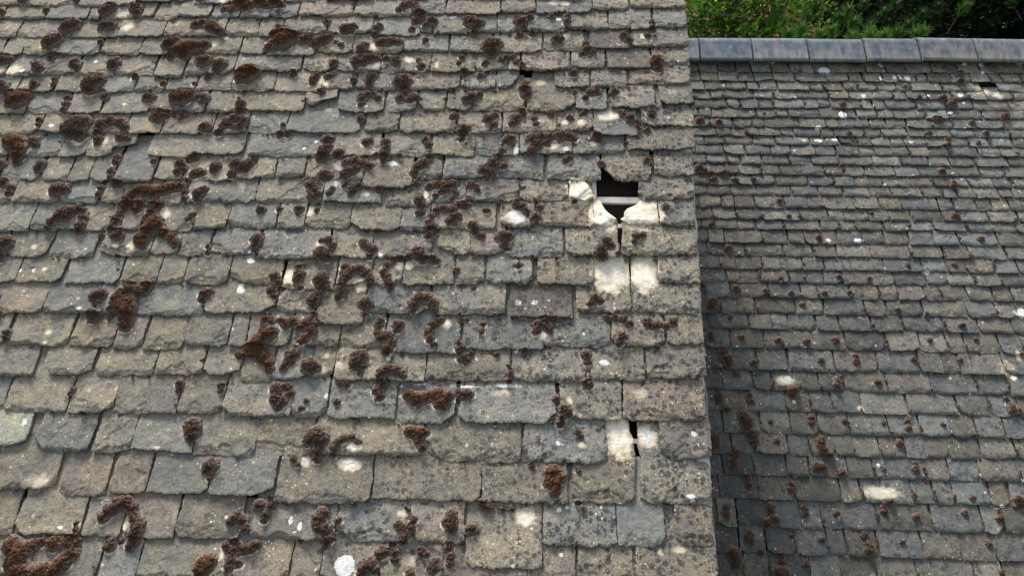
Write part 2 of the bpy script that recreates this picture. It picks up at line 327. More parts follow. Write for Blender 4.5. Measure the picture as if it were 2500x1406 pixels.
# cushions of moss on the near roof: circles (x, y, radius) that run together
MOSS_DATA = """
63,6,12 72,2,10|192,7,8|12,38,9|119,33,8|266,34,17 279,26,12|338,28,16 342,42,11|495,6,11 508,2,9
552,30,10 570,33,11 590,15,18 612,22,14 640,14,16 655,24,10 675,16,16 690,22,8 600,30,10
174,74,22 190,68,14|262,70,16 276,70,14|485,70,13 500,64,12 520,72,16 540,88,12 530,80,14|133,112,22 150,104,12|252,110,7
418,116,18 432,108,14 446,132,18 468,126,22 503,120,16 425,132,10 455,145,10 486,122,14|420,146,9|502,155,20|540,165,18 535,180,10
14,153,16 30,152,12|133,148,10|98,168,13 105,178,10|190,162,14 195,172,10|285,160,16 280,172,10|607,188,23 596,196,18 620,184,17|335,195,8|512,194,10
232,210,26 250,204,14 228,226,14|92,212,12 88,222,9|142,200,8 138,212,7|404,212,8|480,212,6|10,220,18|50,250,26 75,243,14 35,260,12 30,240,12|172,245,9 168,262,9 164,275,8
262,243,11|368,242,16|450,246,24 470,240,16 436,244,16|505,248,14 490,244,8|392,290,20 412,288,10 430,286,8|450,288,12|592,262,13 590,278,10|104,300,9 102,312,6
190,312,26 210,305,20 180,330,18 200,335,18 170,320,12|252,312,16 275,302,14 300,306,14 310,318,12 246,330,10|247,346,12 245,358,8|302,342,13 318,344,9|505,317,14
540,330,10 548,318,10 556,305,12 575,295,14 595,300,16 590,316,12 566,312,12|48,356,24 30,350,14 60,372,16 50,388,14 48,402,10|90,350,14 95,360,10
684,38,6|975,32,8 990,22,12 1005,14,9|1012,20,10 1020,32,12 1028,46,16 1015,60,10 1055,60,14 1040,72,8|842,80,12 856,78,14 870,74,9|922,78,12 930,72,8 918,92,8|800,62,10
690,110,28 700,98,20 720,98,14 660,125,12 678,95,14 683,74,8 682,84,8|745,103,14 760,100,12 770,112,12 790,105,18 805,98,12 775,118,12|822,110,7 835,118,8|1008,80,8|1150,62,18 1170,66,14 1160,78,10 1140,56,8|1160,90,9
885,128,13 893,118,9|930,112,12 945,110,12 960,110,12 975,112,11|1040,105,8|1205,118,22 1200,140,14 1192,122,16|875,152,16 872,165,11 900,148,16 920,148,10 888,160,12|818,160,10 815,170,7|945,150,10 965,152,12 970,160,9|1025,155,8 1030,170,11
1128,146,8|1121,163,7|1185,163,9|1135,184,11|1175,190,10|718,187,9|768,200,10 775,190,9 766,210,8|805,192,10|866,200,9 865,188,7|905,200,15 910,190,12 902,213,9|980,205,20 990,208,18 988,222,12|787,232,9
884,250,9 888,242,9 900,236,9 915,236,9 925,246,9 885,262,8|978,246,10 1005,250,12 1018,246,12 995,238,9|1150,245,16 1140,250,12 1170,238,10|884,297,11|1110,290,12|1192,296,14|695,312,6|686,336,9 705,334,8|1132,322,15 1128,345,9 1130,335,9
804,347,15|795,375,16 788,390,14 805,365,10|897,354,12 906,348,7|943,352,11 945,370,11 940,385,13 940,397,9|1040,345,10 1048,360,10
1270,60,16 1290,52,12 1275,75,10 1262,50,8|1268,94,9|1300,90,8|1358,102,14 1366,104,10|1383,62,9 1385,48,9 1382,80,7|1345,47,8|1430,115,8 1432,130,9 1448,132,9 1420,138,8|1522,95,12 1532,106,12|1590,65,8 1590,80,10 1578,95,8
1225,155,8 1235,148,9 1250,148,9 1262,160,8 1275,168,8|1600,155,16 1604,174,12|1398,184,12|1282,225,13 1285,240,12 1282,212,9|1440,232,12 1455,230,12 1428,246,8|1497,232,12|1402,232,7
1207,288,11|1206,312,10|1258,296,14 1275,282,10 1250,308,9|1303,295,7 1308,310,7|1346,285,9|1390,292,9|1423,284,8|1520,285,9 1535,296,14 1552,308,10 1515,280,8|1588,280,11 1590,290,8|1578,324,9
1245,344,14 1235,350,10|1300,345,16 1320,340,14 1340,342,12 1365,338,14 1385,338,14 1398,345,10 1310,360,16 1298,375,12 1335,356,10|1452,338,12 1460,348,9
8,408,14|105,408,13 100,420,10|292,390,10 290,402,9|280,425,9 278,440,8|382,400,8|445,405,14 440,425,11 455,418,10|478,390,12|530,412,14 531,418,11|488,430,13 476,434,9 500,430,8|580,405,16 600,412,14 570,430,10 612,405,14 605,420,10 625,395,9
14,452,12 32,465,11 30,478,8|145,468,18 165,468,16|255,465,9 248,480,8|288,452,9 300,456,8
445,460,14 425,462,16 405,468,16 385,475,18 365,470,18 345,470,16 330,482,15 318,495,14 310,510,12 345,505,14 330,505,10 380,510,14 395,505,10 340,515,12
292,540,14 285,560,14 295,578,16 300,525,10|378,520,14 385,545,16 375,560,18 395,555,14 360,580,18 355,600,14 345,590,12 405,575,12 425,585,13 435,600,12 355,548,7 365,535,9|492,478,16 505,468,10 488,490,9|458,475,8 455,490,8
165,525,18 150,535,14 185,520,14 200,515,12 135,548,12 128,560,9 172,535,12|210,520,10 210,535,12 205,555,12 200,568,9|475,530,9 465,540,7|15,600,20 28,595,14 10,620,16 0,640,10|515,608,7 512,622,6|255,578,8
830,382,13|850,405,12 870,400,14 890,405,12 905,412,10 855,425,14 845,432,11 870,420,12|795,433,14 808,438,9|762,455,14 770,470,14 765,485,12 780,480,8|808,478,9 815,468,7|845,458,8 865,465,12 880,460,11 862,478,9|928,470,10
1048,390,10 1035,405,14 1020,415,13 1012,430,10|1018,455,8|1050,460,12 1068,455,12 1085,458,14 1105,456,14 1080,472,10 1110,475,9 1105,490,7|1148,455,10 1162,462,9 1168,470,6|1025,495,13 1028,510,8|1065,485,8
1180,422,14 1195,412,10 1205,405,16 1215,390,10 1225,375,9 1200,430,12 1230,410,9 1190,425,10|641,516,12|685,515,8|733,517,12|777,517,7|1028,525,11
1050,548,9 1055,535,9 1068,520,10 1085,513,11 1105,518,13 1115,535,14 1100,545,12 1120,505,9 1045,562,9 1058,560,9 1046,580,9|1135,505,14|1155,555,12 1160,570,10 1175,580,9|1188,518,8
632,588,16 630,605,11 630,618,7|790,592,8 805,590,12 815,605,10|785,622,16 800,630,14 808,618,10|890,598,12 905,610,12 915,615,10 905,630,8|1022,622,18 1035,635,14 1060,638,13 1000,632,8 980,636,8 962,640,9 948,648,8 942,655,7
676,680,12 685,690,9|735,655,11 735,675,13 728,690,10 738,705,8|790,682,18 795,700,14 780,690,12|845,655,11 860,665,12 880,660,13 895,670,13 905,685,10 850,680,12 840,690,12 842,672,10 835,715,15 830,728,10 905,697,8 838,702,12
940,668,11 945,680,10 950,695,10 955,708,8|1115,665,8|1388,390,11 1380,398,8|1467,405,9|1578,395,10 1590,408,6|1262,505,12 1275,510,11 1285,520,8 1288,530,6|1306,537,13|1318,512,8|1225,582,15 1240,580,14 1230,600,12 1240,612,7|1623,512,9
1478,595,14 1490,605,9|1465,615,16 1468,632,11|1552,582,10 1565,578,9 1545,594,7|1264,653,9|1508,624,7
3,725,9|5,775,10|245,728,18 258,722,12|305,720,14 325,708,18 350,715,18 365,705,14 310,740,14 325,745,16 290,735,14 300,755,14 320,760,18 315,780,18 315,798,16 275,778,8 280,755,9|238,776,17 228,770,10|505,720,15 500,735,9 518,715,8
28,815,10 25,828,8|592,868,12|185,955,8 180,965,6|445,938,11 444,952,8|546,940,9 545,955,7|476,1042,22 475,1062,16 472,1078,8|668,712,12 675,725,10|695,708,7|768,735,16 780,720,12 790,712,10 770,752,8
895,745,18|1012,745,14 1025,730,14 1045,732,14 1058,745,13 1060,762,9 1010,760,9 1022,712,7|1158,707,7
650,780,12 665,784,10 690,785,10 720,790,14 740,800,14 760,790,16 770,775,10 765,810,14 750,830,12 740,838,8 655,820,22 670,815,14 635,840,20 615,855,16 600,870,12 625,865,14 645,875,18 660,890,14 665,905,10 640,860,14 650,800,9 700,794,12
712,870,14 725,865,12 705,885,10 698,900,10 718,885,9|760,895,22 770,900,14|875,880,20 885,870,14 868,895,12 890,900,8 884,915,7|930,785,11 925,800,10 925,815,10 935,825,14 950,825,14 950,850,14 958,838,10 945,862,10|975,795,13 970,808,9
1075,785,10 1060,795,12 1050,812,12 1052,830,11 1060,845,8|1125,783,9 1140,783,7|1178,795,8 1176,812,8|1120,840,8 1122,855,10 1130,875,14 1142,882,8 1150,866,10|935,915,14 950,905,14 970,908,14 985,918,10 930,935,13 925,955,13 930,970,12 938,945,10
680,950,16 705,945,12 712,960,10 678,975,16 685,995,12 695,980,13|835,938,9 850,940,8|752,980,7|743,1000,8|828,982,8|1000,965,14 1020,975,16 1045,970,16 1070,965,16 1095,970,14 1075,985,16 1090,992,11 1020,985,9|1130,965,14 1145,965,12 1118,957,7
1450,732,13 1462,738,11 1440,745,9|1480,778,9 1500,778,10 1520,783,11 1535,793,10|1312,795,13 1330,788,15 1350,785,11 1310,812,10 1340,808,11|1580,790,12 1592,800,11 1605,795,11|1640,790,13 1622,800,9|1515,825,13 1510,840,9|1430,868,13 1433,885,9
1435,940,13|1243,895,6 1244,915,8 1244,932,8|1355,975,10|1375,1000,13 1388,1008,11 1370,1020,10 1368,1035,10|1282,860,9|1212,868,8
520,1138,20 510,1148,10 520,1165,9|260,1265,13 275,1245,16 295,1232,18 315,1225,18 330,1238,14 335,1260,13 345,1280,16 340,1300,16 330,1325,16 322,1335,10|275,1330,16|300,1322,7|195,1275,7 195,1292,8
40,1330,22 60,1350,28 45,1370,22 60,1390,26 90,1330,14 110,1320,12 140,1325,18 175,1320,18 195,1320,12 185,1345,18 165,1370,20 145,1390,20 118,1384,12 100,1395,18
572,1270,12 588,1258,12 600,1270,12 606,1290,12|505,1380,24 520,1370,16 500,1395,16|560,1330,12 575,1340,14 570,1365,14 590,1375,10 565,1385,12 580,1320,10 615,1335,14 632,1328,12 600,1340,12
775,1065,24 790,1075,18 760,1075,16 782,1100,12 778,1120,10|820,1095,11 830,1080,10 845,1072,10 862,1070,9 876,1078,8 818,1110,8|722,1122,9 732,1132,7|1005,1055,14 1025,1060,16 1040,1058,11 1025,1080,12 1032,1095,9
640,1232,15|665,1232,12 655,1255,12 650,1270,8 664,1218,8|785,1265,20 795,1250,14 800,1290,16 805,1315,12 785,1285,14|830,1270,9|798,1330,9|975,1280,10 985,1290,12 1005,1285,11 1012,1268,9 990,1305,13 985,1320,10|998,1242,7
1100,1275,18 1105,1255,13 1105,1290,12|1152,1290,14|1180,1232,12 1195,1238,11|940,1345,14 925,1355,11|965,1345,13 968,1365,10 960,1330,9|895,1385,20 910,1375,14 920,1390,10 885,1400,12|1030,1342,10 1040,1350,9|1095,1335,12 1100,1360,11 1098,1375,8
1003,1395,11|1060,1385,15 1060,1370,11|1340,1155,15 1355,1150,15 1340,1175,16 1358,1180,16 1355,1200,14 1372,1165,10|1297,1138,9|1410,1055,8 1418,1066,6|1251,1241,8|1228,1243,7|1410,1225,8|1412,1148,8
"""
# rusty cushions (centre points near which the brown turns foxy)
RUSTY = [(690,105,45),(50,250,40),(450,246,30),(470,125,40),(605,190,30),(1604,160,25),(1560,620,0),(400,470,60),(370,560,60),(325,720,40),(60,1350,70),(150,1360,60),(340,1300,45),(505,1380,40),(1355,1170,35),(700,790,80),(640,850,50),(1040,975,60),(1010,1060,30),(620,15,60),(48,365,25)]

# bare buff stone 'b' and white lichen 'w': x, y, half width, half height, strength
PALE = """
b 305,45,20,8,1|b 318,74,18,16,.9|b 40,180,22,16,1|w 62,182,9,7,1|b 525,115,16,12,1|b 475,155,14,8,1|b 490,85,12,6,1|w 505,5,22,9,1|b 548,10,14,8,1|w 1105,50,18,6,.9|b 915,122,12,8,1|b 955,122,16,8,1|b 905,170,20,8,1|b 925,163,14,9,1|b 1000,152,18,10,.9|b 1067,165,6,12,.9
b 785,205,12,12,1|b 800,212,9,10,1|b 895,268,7,5,1|w 800,272,24,12,.6|b 1352,12,20,10,1|b 1380,15,16,8,1|b 1280,50,8,6,1|w 1365,55,10,6,1|b 1385,95,12,10,1|b 1570,95,10,8,1|b 1320,205,20,12,.7|b 1522,180,8,7,1|b 1440,246,22,9,.9|b 1635,232,20,14,.5|b 1380,305,14,9,1|b 1420,305,14,10,1|w 1480,287,14,8,.8|b 1485,288,24,13,1.3
b 1452,352,14,12,1|b 1345,368,24,9,1|b 1382,372,9,8,1|w 1260,378,12,28,.7|b 195,357,14,7,.9|b 262,352,9,20,1|b 490,455,19,11,1.6|b 406,527,16,18,1.1|b 360,528,5,10,1|b 290,605,10,8,1|b 325,608,12,16,1|b 382,600,10,16,1|b 90,608,10,9,1|b 833,408,14,13,1.2|b 880,432,11,9,1|b 806,455,18,14,1.4|b 785,465,8,9,1
b 895,480,15,10,1|b 1050,480,14,15,1.3|b 760,520,12,13,1.2|b 785,602,15,15,1|w 960,405,26,12,.8|b 990,652,26,10,1.4|b 706,678,16,17,1.3|b 883,700,16,16,1.3|w 616,642,12,9,1|b 1416,474,30,26,2.0|b 1476,530,32,36,2.0|w 1490,550,14,12,.5|b 1562,530,46,30,2.0|w 1575,520,22,16,.5|w 1260,537,36,23,.95|b 1260,537,36,22,1.1
b 1494,670,42,42,1.9|w 1490,668,26,24,.45|b 1572,668,28,40,1.8|w 1572,660,18,22,.4|b 1500,710,40,14,.6|b 1590,705,30,18,.6|w 880,712,14,10,.6|b 697,722,9,9,1|b 1088,795,17,15,1.1|w 1085,792,10,8,.5|b 800,870,10,16,.7|b 830,895,14,14,.7|b 790,905,14,14,.7|b 1325,820,11,16,1.2|w 1475,888,13,10,1.1
b 1390,980,10,12,.9|b 1560,965,24,18,.7|w 1240,944,60,7,.9|b 1235,962,50,14,.6|w 1640,988,14,12,.5|b 1414,1015,10,8,1|b 1512,1064,30,46,1.7|w 1505,1075,20,26,.35|b 1578,1066,24,32,1.2|w 1578,1064,22,30,.75|b 1530,1118,20,14,.7|b 855,1135,28,16,1.3|w 850,1130,24,9,.8|b 750,1130,16,14,1|w 745,1126,14,9,.6|b 868,1095,20,12,1.3|b 1282,1262,26,20,1.5|w 1284,1262,14,10,.5
w 715,1270,7,14,1.2|w 737,1285,7,14,1.2|w 722,1300,12,5,.7|b 985,1255,14,11,1|b 1000,1368,22,20,.9|b 1072,1335,12,9,1|w 846,1382,24,24,2.2|b 110,1178,42,28,.7|w 35,1060,36,34,.42|w 68,1035,12,16,.8|b 312,1288,8,16,1.1|b 157,1355,11,9,1.2|b 547,1352,8,16,1.1|w 113,885,12,20,.9|b 390,1094,13,5,1.1|w 158,1288,8,6,1.2|b 125,815,11,9,.9|b 118,840,8,6,.9|b 202,758,9,6,1
w 592,712,13,11,1.3|w 595,700,9,7,1|b 1460,1350,1,1,0|w 1266,746,15,14,.62|w 1304,744,17,14,.66|w 1340,738,10,8,.6|w 1285,760,14,8,.55|w 1330,762,12,8,.5|w 1500,1060,1,1,0|b 1420,1088,12,10,1.1|w 1362,1085,9,8,.8|w 1693,1062,10,9,1.1|w 1683,1212,12,8,1|w 1365,1245,7,9,1|w 1384,1238,7,6,1|w 1467,1238,5,7,1|b 1610,1345,10,14,.8|b 1655,1342,20,12,.8|w 980,944,9,6,1|w 1030,940,30,4,.8|w 1140,946,50,5,.8
w 760,363,14,14,.45|w 775,352,6,4,1|w 745,370,5,4,1|w 135,315,8,5,1.3|w 310,262,6,5,1.2|w 237,157,8,8,.8|w 90,665,6,5,1.2|b 116,662,6,5,1.2|w 1508,548,14,8,.6|w 935,402,30,7,.6|w 932,630,7,9,1.1|w 1260,860,7,5,1.2|w 1424,818,5,5,1.2|b 1070,885,1,1,0|b 950,880,9,7,.9|w 950,880,9,7,.9|w 800,970,8,9,.9|b 970,1100,1,1,0
b 1110,980,8,8,.9|b 1100,1000,10,6,.6|w 975,970,8,6,.8|b 1190,985,1,1,0|w 690,1118,14,4,.8|w 1000,20,14,5,.5|b 660,60,1,1,0|b 10,180,8,10,.9|w 555,100,8,8,.9|w 530,450,8,9,.6|b 595,460,14,14,.5
"""
# farther roof: courses as heights along x = 2080, larger cushions, pale patches
FAR_ROWS = [142,160,183,205,226,247,271,293,317,338,360,384,407,433,458,483,514,542,566,600,631,664,696,733,773,810,857,909,958,1010,1064,1115,1168,1225,1292,1357,1425,1496]
FAR_MOSS = """
1736,551,8|1776,608,9|1923,531,6|1995,584,8|2124,524,5|2324,531,9|2389,586,8|2364,630,7|2212,650,7|2326,650,7|2044,678,7|2117,682,6|1902,682,6|1960,682,5|1713,700,10|1795,706,10|1738,742,15 1734,752,10|1865,712,7|1928,718,7|2007,718,7|2070,718,7|2187,758,7|2257,770,6|1956,745,7|1781,776,6|2343,797,9|1732,818,9 1734,830,9|1808,826,8|1895,832,8|1965,836,9|2035,832,9|2264,832,7|2378,832,7
1764,862,13 1772,880,15 1776,894,9|1837,888,10|2000,882,8|2084,872,8 2086,885,9|2226,878,8|2338,878,7|1795,913,9|2037,930,8 2037,944,9|2138,934,9|1755,965,8 1754,978,10|1826,966,9 1832,982,8|1932,955,12 1932,964,10|1773,1001,9|1812,1018,14 1820,1030,16 1818,1046,10|1878,1033,6|1977,1020,8 1978,1034,8|2058,1029,8|2210,1028,7 2212,1046,8|2152,1033,5|2296,1036,6|1743,1070,13 1744,1088,13|1836,1066,11 1840,1080,11|1895,1078,7|1999,1082,12 2006,1098,11 2020,1112,11 2000,1072,9|2193,1082,9|1788,1118,11 1788,1134,12 1795,1108,8|1990,1140,12 2004,1140,11|2051,1155,9|2229,1132,8 2230,1146,9|2152,1145,6
1822,1166,10 1825,1184,10|1930,1182,8 1930,1196,9|2368,1215,7|2478,1218,12 2484,1230,9|2168,1225,9|1770,1240,8 1771,1256,10|1878,1236,11 1880,1248,8|1868,1278,12 1886,1268,13|1960,1240,8 1962,1254,8|2039,1253,8|2152,1236,8 2154,1250,8|2231,1260,9|2350,1250,8|2431,1248,8 2433,1264,9|1826,1302,10 1827,1318,13|1928,1306,6|2003,1316,8|2112,1328,9 2118,1342,12|2105,1306,9|2198,1323,7|2408,1327,8|1786,1350,15 1796,1366,16 1794,1382,10|1904,1356,9 1905,1370,9|1898,1398,17 1912,1396,13|1965,1378,10|1855,1348,8|2438,1397,8|2450,975,7|2464,994,9 2466,1004,9
1707,298,10|1753,302,9|1863,282,4|1705,415,11 1718,420,8|1734,427,7|1766,424,7 1758,428,5|1741,440,8|1792,443,8|1838,443,6|2069,330,6|1900,494,7|2053,259,8|2318,259,12|2447,288,9|2278,297,9 2288,297,8|2367,304,8|2308,346,8 2309,358,7|2263,329,7|2293,422,9|2321,450,7 2322,460,7|2383,352,7|2401,331,8|2163,161,11 2156,158,8|2097,167,9|2287,162,11|2418,171,11|2340,205,9|2296,244,10|2238,242,7|2205,216,6|2338,188,10|2390,1080,1
"""
FAR_PALE = """
w 2010,178,15,8,1.6|w 1880,158,8,4,1.3|w 1767,212,6,5,1.4|w 2053,285,11,8,1.5|w 2150,162,10,8,1|w 2205,153,6,4,1.2|w 2350,160,8,6,1.4|w 2392,163,6,5,1.3|w 2485,158,11,8,1.4|w 2186,195,12,8,1.2|w 2212,196,10,8,1.2|w 2148,197,7,8,1|w 2260,240,9,5,1.2|w 2395,182,5,4,1.3|w 2317,280,8,4,1.3|w 2350,255,5,4,1.3|b 1960,346,6,4,1.1|w 1995,348,14,6,1|w 1920,930,28,14,.8|b 1915,932,32,16,.9|w 2090,592,14,9,.9|b 2090,594,16,10,.6|w 2258,668,14,8,.9|b 2150,1204,44,16,1.2|w 2150,1206,38,12,.5
w 2490,768,26,16,.9|w 2450,800,16,20,.45|b 2450,900,34,30,.55|w 2470,925,14,10,.8|b 2482,870,8,16,1|b 2395,226,26,14,.8|w 2340,238,12,8,.9|b 2430,238,16,12,.8|w 2108,252,8,7,.8|b 2104,240,8,8,1|b 2195,555,22,10,.4|w 2432,1000,5,40,.4|w 2453,985,8,22,.7|w 2440,1235,12,8,.7|w 1996,318,10,7,1.1|w 2035,345,12,5,1|w 2155,455,12,6,.8|w 2220,352,8,5,.8|w 2445,345,12,4,.9|b 2020,590,7,5,1.2|b 2097,1000,10,10,1|w 2141,1136,6,6,1.2|w 1935,982,6,8,1.2|b 2130,936,12,10,.7|b 2045,1260,5,14,.8
"""
# ------------------------------------------------------------------ slate roofs
SLATE = slate_material(); MOSS = moss_material()
T = .0145; W0 = .030
TYPES = {'rc': 'FLOAT_VECTOR', 'tint': 'FLOAT_COLOR', 'mask': 'FLOAT_COLOR'}

def parse_pale(txt, fn):
    out = []
    for it in txt.replace('\n', '|').split('|'):
        it = it.strip()
        if not it: continue
        k, r = it.split(' ', 1); x, y, a, b, s = map(float, r.split(','))
        if s <= 0: continue
        u, v = fn(x, y); ua, _ = fn(x + a, y); _, vb = fn(x, y - b)
        out.append((k, float(u), float(v), abs(float(ua - u)), abs(float(vb - v)), s))
    return out
def parse_moss(txt, fn):
    out = []
    for cl in txt.replace('\n', '|').split('|'):
        cl = cl.strip()
        if not cl: continue
        bl = []
        for b in cl.split():
            x, y, r = map(float, b.split(','))
            u, v = fn(x, y); u2, _ = fn(x + r * 1.12 + .8, y)
            bl.append((float(u), float(v), float(u2 - u), x, y, r))
        out.append(bl)
    return out

def slate(uL, uR, vb, gauge, rows, seed, res, O, masks, tint, spot, lift=0.0, thick=T, left=None, right=None,
          dense=1.22, total=2.1, vtop=None, rough=1.0, skewL=0.0, skewR=0.0, steps=True):
    """one split stone: ragged tail, broken corners, flaked layers; returns verts, faces, attributes"""
    g = random.Random(seed); top = vtop if vtop is not None else vb + total * gauge
    vd = min(top, vb + dense * gauge)
    nb = max(4, int((vd - vb) / res)); vs = np.linspace(vb, vd, nb + 1)
    if top > vd + 1e-6: vs = np.concatenate([vs, np.linspace(vd, top, 4)[1:]])
    wid = max(.03, uR - uL); na = max(4, int(wid / res)); a = np.linspace(0, 1, na + 1)
    if left is None: lo = uL + skewL * (vs - vb)
    else: o = np.argsort(left[1]); lo = np.interp(vs, np.array(left[1])[o], np.array(left[0])[o])
    if right is None: hi = uR + skewR * (vs - vb)
    else: o = np.argsort(right[1]); hi = np.interp(vs, np.array(right[1])[o], np.array(right[0])[o])
    lo = lo + rough * ((fbm(vs / .045, vs * 0 + seed, 3) - .5) * .010 + (vnoise(vs / .012, vs * 0, seed) - .5) * .004)
    hi = hi + rough * ((fbm(vs / .045, vs * 0 + seed, 5) - .5) * .010 + (vnoise(vs / .012, vs * 0, seed + 9) - .5) * .004)
    hi = np.maximum(hi, lo + .004)
    A, B = np.meshgrid(a, vs)
    Ug = lo[:, None] + A * (hi - lo)[:, None]
    s = a * wid
    bot = rough * ((fbm(s / .06, s * 0 + .3, seed + 1) - .5) * .020 + (fbm(s / .012, s * 0, seed + 2) - .5) * .014)
    bot += rough * g.uniform(-.06, .06) * gauge * (a - .5)
    for sd in (0, 1):
        if g.random() < .75 * rough:
            cl, ch = g.uniform(.010, .06), g.uniform(.004, .026) * min(1.3, gauge / .15)
            if g.random() < .12: cl *= 2; ch *= 1.8
            q = s if sd == 0 else wid - s
            bot += ch * np.clip(1 - q / cl, 0, 1) ** g.choice((.8, 1.0, 1.3))
    depth = (B - vb) / (vd - vb)
    Vg = B + bot[None, :] * np.clip(1 - depth * 1.6, 0, 1) ** 1.0
    sl = T / gauge
    Wg = W0 + lift - sl * (B - vb) * (1 + lift / T * .5)
    Wg = Wg + rough * (fbm(Ug / .07, Vg / .05, seed + 4) - .5) * .006
    if steps:
        q = B - vb; dn = np.zeros_like(Wg)
        if g.random() < .72:
            amp = g.uniform(.014, .055) * min(1.2, gauge / .15); con = amp * np.clip(fbm(Ug / .06, Ug * 0 + seed, seed + 6) * 2.6 - .75, 0, 1.3)
            dn += np.where(q < con, g.uniform(.0028, .0052), 0)
            con2 = con * .55 - .004
            dn += np.where(q < con2, .003, 0)
        if g.random() < .5:                       # a flake gone from one corner
            th = g.uniform(-1.1, 1.1) + (math.pi if g.random() < .5 else 0); px = g.uniform(.15, .85) * wid + uL; pv = vb + g.uniform(.2, .9) * gauge
            dd = (Ug - px) * math.cos(th) + (Vg - pv) * math.sin(th) + (fbm(Ug / .05, Vg / .05, seed + 8) - .5) * .07
            dn += np.where(dd > 0, g.uniform(.002, .004), 0)
        Wg = Wg - dn
    # worn edge
    ed = np.minimum(np.minimum(Ug - lo[:, None], hi[:, None] - Ug), B - vb)
    Wg = Wg - .0018 * np.clip(1 - ed / .006, 0, 1) ** 2
    ny, nx = Ug.shape
    idx = np.arange(nx * ny).reshape(ny, nx)
    f = np.stack([idx[:-1, :-1], idx[:-1, 1:], idx[1:, 1:], idx[1:, :-1]], -1).reshape(-1, 4)
    ring = np.concatenate([idx[::-1, 0], idx[0, 1:], idx[1:, -1]])     # left side down, tail, right side up
    U1, V1, W1 = Ug.ravel(), Vg.ravel(), Wg.ravel()
    # the broken edge: a mid line a little proud, then the underside, tucked in
    cu = .5 * (uL + uR); ru, rv, rw = U1[ring], V1[ring], W1[ring]
    nr = len(ring); inn = np.sign(cu - ru) * .004
    jag = (vnoise(np.arange(nr) * .7, np.full(nr, seed * 1.0), seed) - .5) * .004
    e1 = (ru + jag * .5, rv + jag - .001, rw - thick * .45)
    e2 = (ru + inn, rv + .006, rw - thick)
    UU = np.concatenate([U1, ru, e1[0], e2[0]]); VV = np.concatenate([V1, rv, e1[1], e2[1]]); WW = np.concatenate([W1, rw, e1[2], e2[2]])
    n0 = len(U1); r = np.arange(nr - 1)
    fs = np.concatenate([np.stack([n0 + k * nr + r, n0 + (k + 1) * nr + r, n0 + (k + 1) * nr + r + 1, n0 + k * nr + r + 1], -1) for k in (0, 1)])
    n = len(UU)
    m = np.zeros((n, 4)); m[:, 2] = spot; m[:, 3] = 1
    x0, x1, y0, y1 = UU.min(), UU.max(), VV.min(), VV.max()
    for k, pu, pv, pa, pb, ps in masks[0]:
        if pu + pa * 1.4 < x0 or pu - pa * 1.4 > x1 or pv + pb * 1.4 < y0 or pv - pb * 1.4 > y1: continue
        if ps >= 1.2 and k == 'b': pa, pb = pa * 1.15, pb * 1.15
        d = np.sqrt(((UU - pu) / pa) ** 2 + ((VV - pv) / pb) ** 2) + (fbm(UU / .022 + pu * 9, VV / .022, 41) - .5) * (.4 if ps > 1.4 and k == 'w' else .75)
        c = 0 if k == 'b' else 1
        m[:, c] = np.maximum(m[:, c], (ps * .86 if k == 'w' and ps < 1.5 else ps) * np.clip(1.3 - d, 0, 1))
    for pu, pv, pr in masks[1]:
        if pu + pr * 1.5 < x0 or pu - pr * 1.5 > x1 or pv + pr < y0 or pv - pr * 1.6 > y1: continue
        d = np.sqrt((UU - pu) ** 2 + (VV - pv) ** 2) - pr
        low = np.clip((pv - VV) / pr + .5, 0, 1)
        m[:, 0] = np.maximum(m[:, 0], 1.25 * np.clip(1 - np.abs(d - .003) / .009, 0, 1) * low * np.clip(fbm(UU / .03, VV / .03, 77) * 3.2 - 1.15, 0, 1))
    tn = np.tile(np.array([*tint, 1.0]), (n, 1))
    rc = np.stack([UU, VV, np.full(n, (seed % 97) * 1.37)], -1)
    return world(O, UU, VV, WW), [f, fs], dict(rc=rc, tint=tn, mask=m)

def slate_tint(g, dark=1.0, tan=.5):
    k = g.uniform(.84, 1.16) * dark; r = g.random()
    if r < .40 * (1 - tan) + .14: c = (.93, .985, 1.03)
    elif r < .62: c = (1.0, .99, .96)
    elif r < .9: c = (1.06, 1.02, .93)
    else: c = (1.06, .97, .92)
    return tuple(k * x for x in c)

class Surface:
    """height of the slates at any (u, v) of a roof, so that moss can sit on them"""
    def __init__(s): s.rows = []
    def row(s, sl): s.rows.append(sorted(sl))           # (uL, uR, vb, gauge, lift, vtop), top course first
    def find(s, u, v):
        u = np.asarray(u); v = np.asarray(v)
        w = np.full(u.shape, W0 - .004); done = np.zeros(u.shape, bool); row = np.full(u.shape, -1)
        for k, sl in enumerate(s.rows):
            ul = np.array([x[0] for x in sl]); i = np.clip(np.searchsorted(ul, u) - 1, 0, len(sl) - 1)
            vb = np.array([x[2] for x in sl])[i]; ga = np.array([x[3] for x in sl])[i]; li = np.array([x[4] for x in sl])[i]; vt = np.array([x[5] for x in sl])[i]
            ok = (~done) & (v >= vb) & (v <= vt)
            w[ok] = (W0 + li - T / ga * (v - vb))[ok]; row[ok] = k; done |= ok
        return w, row

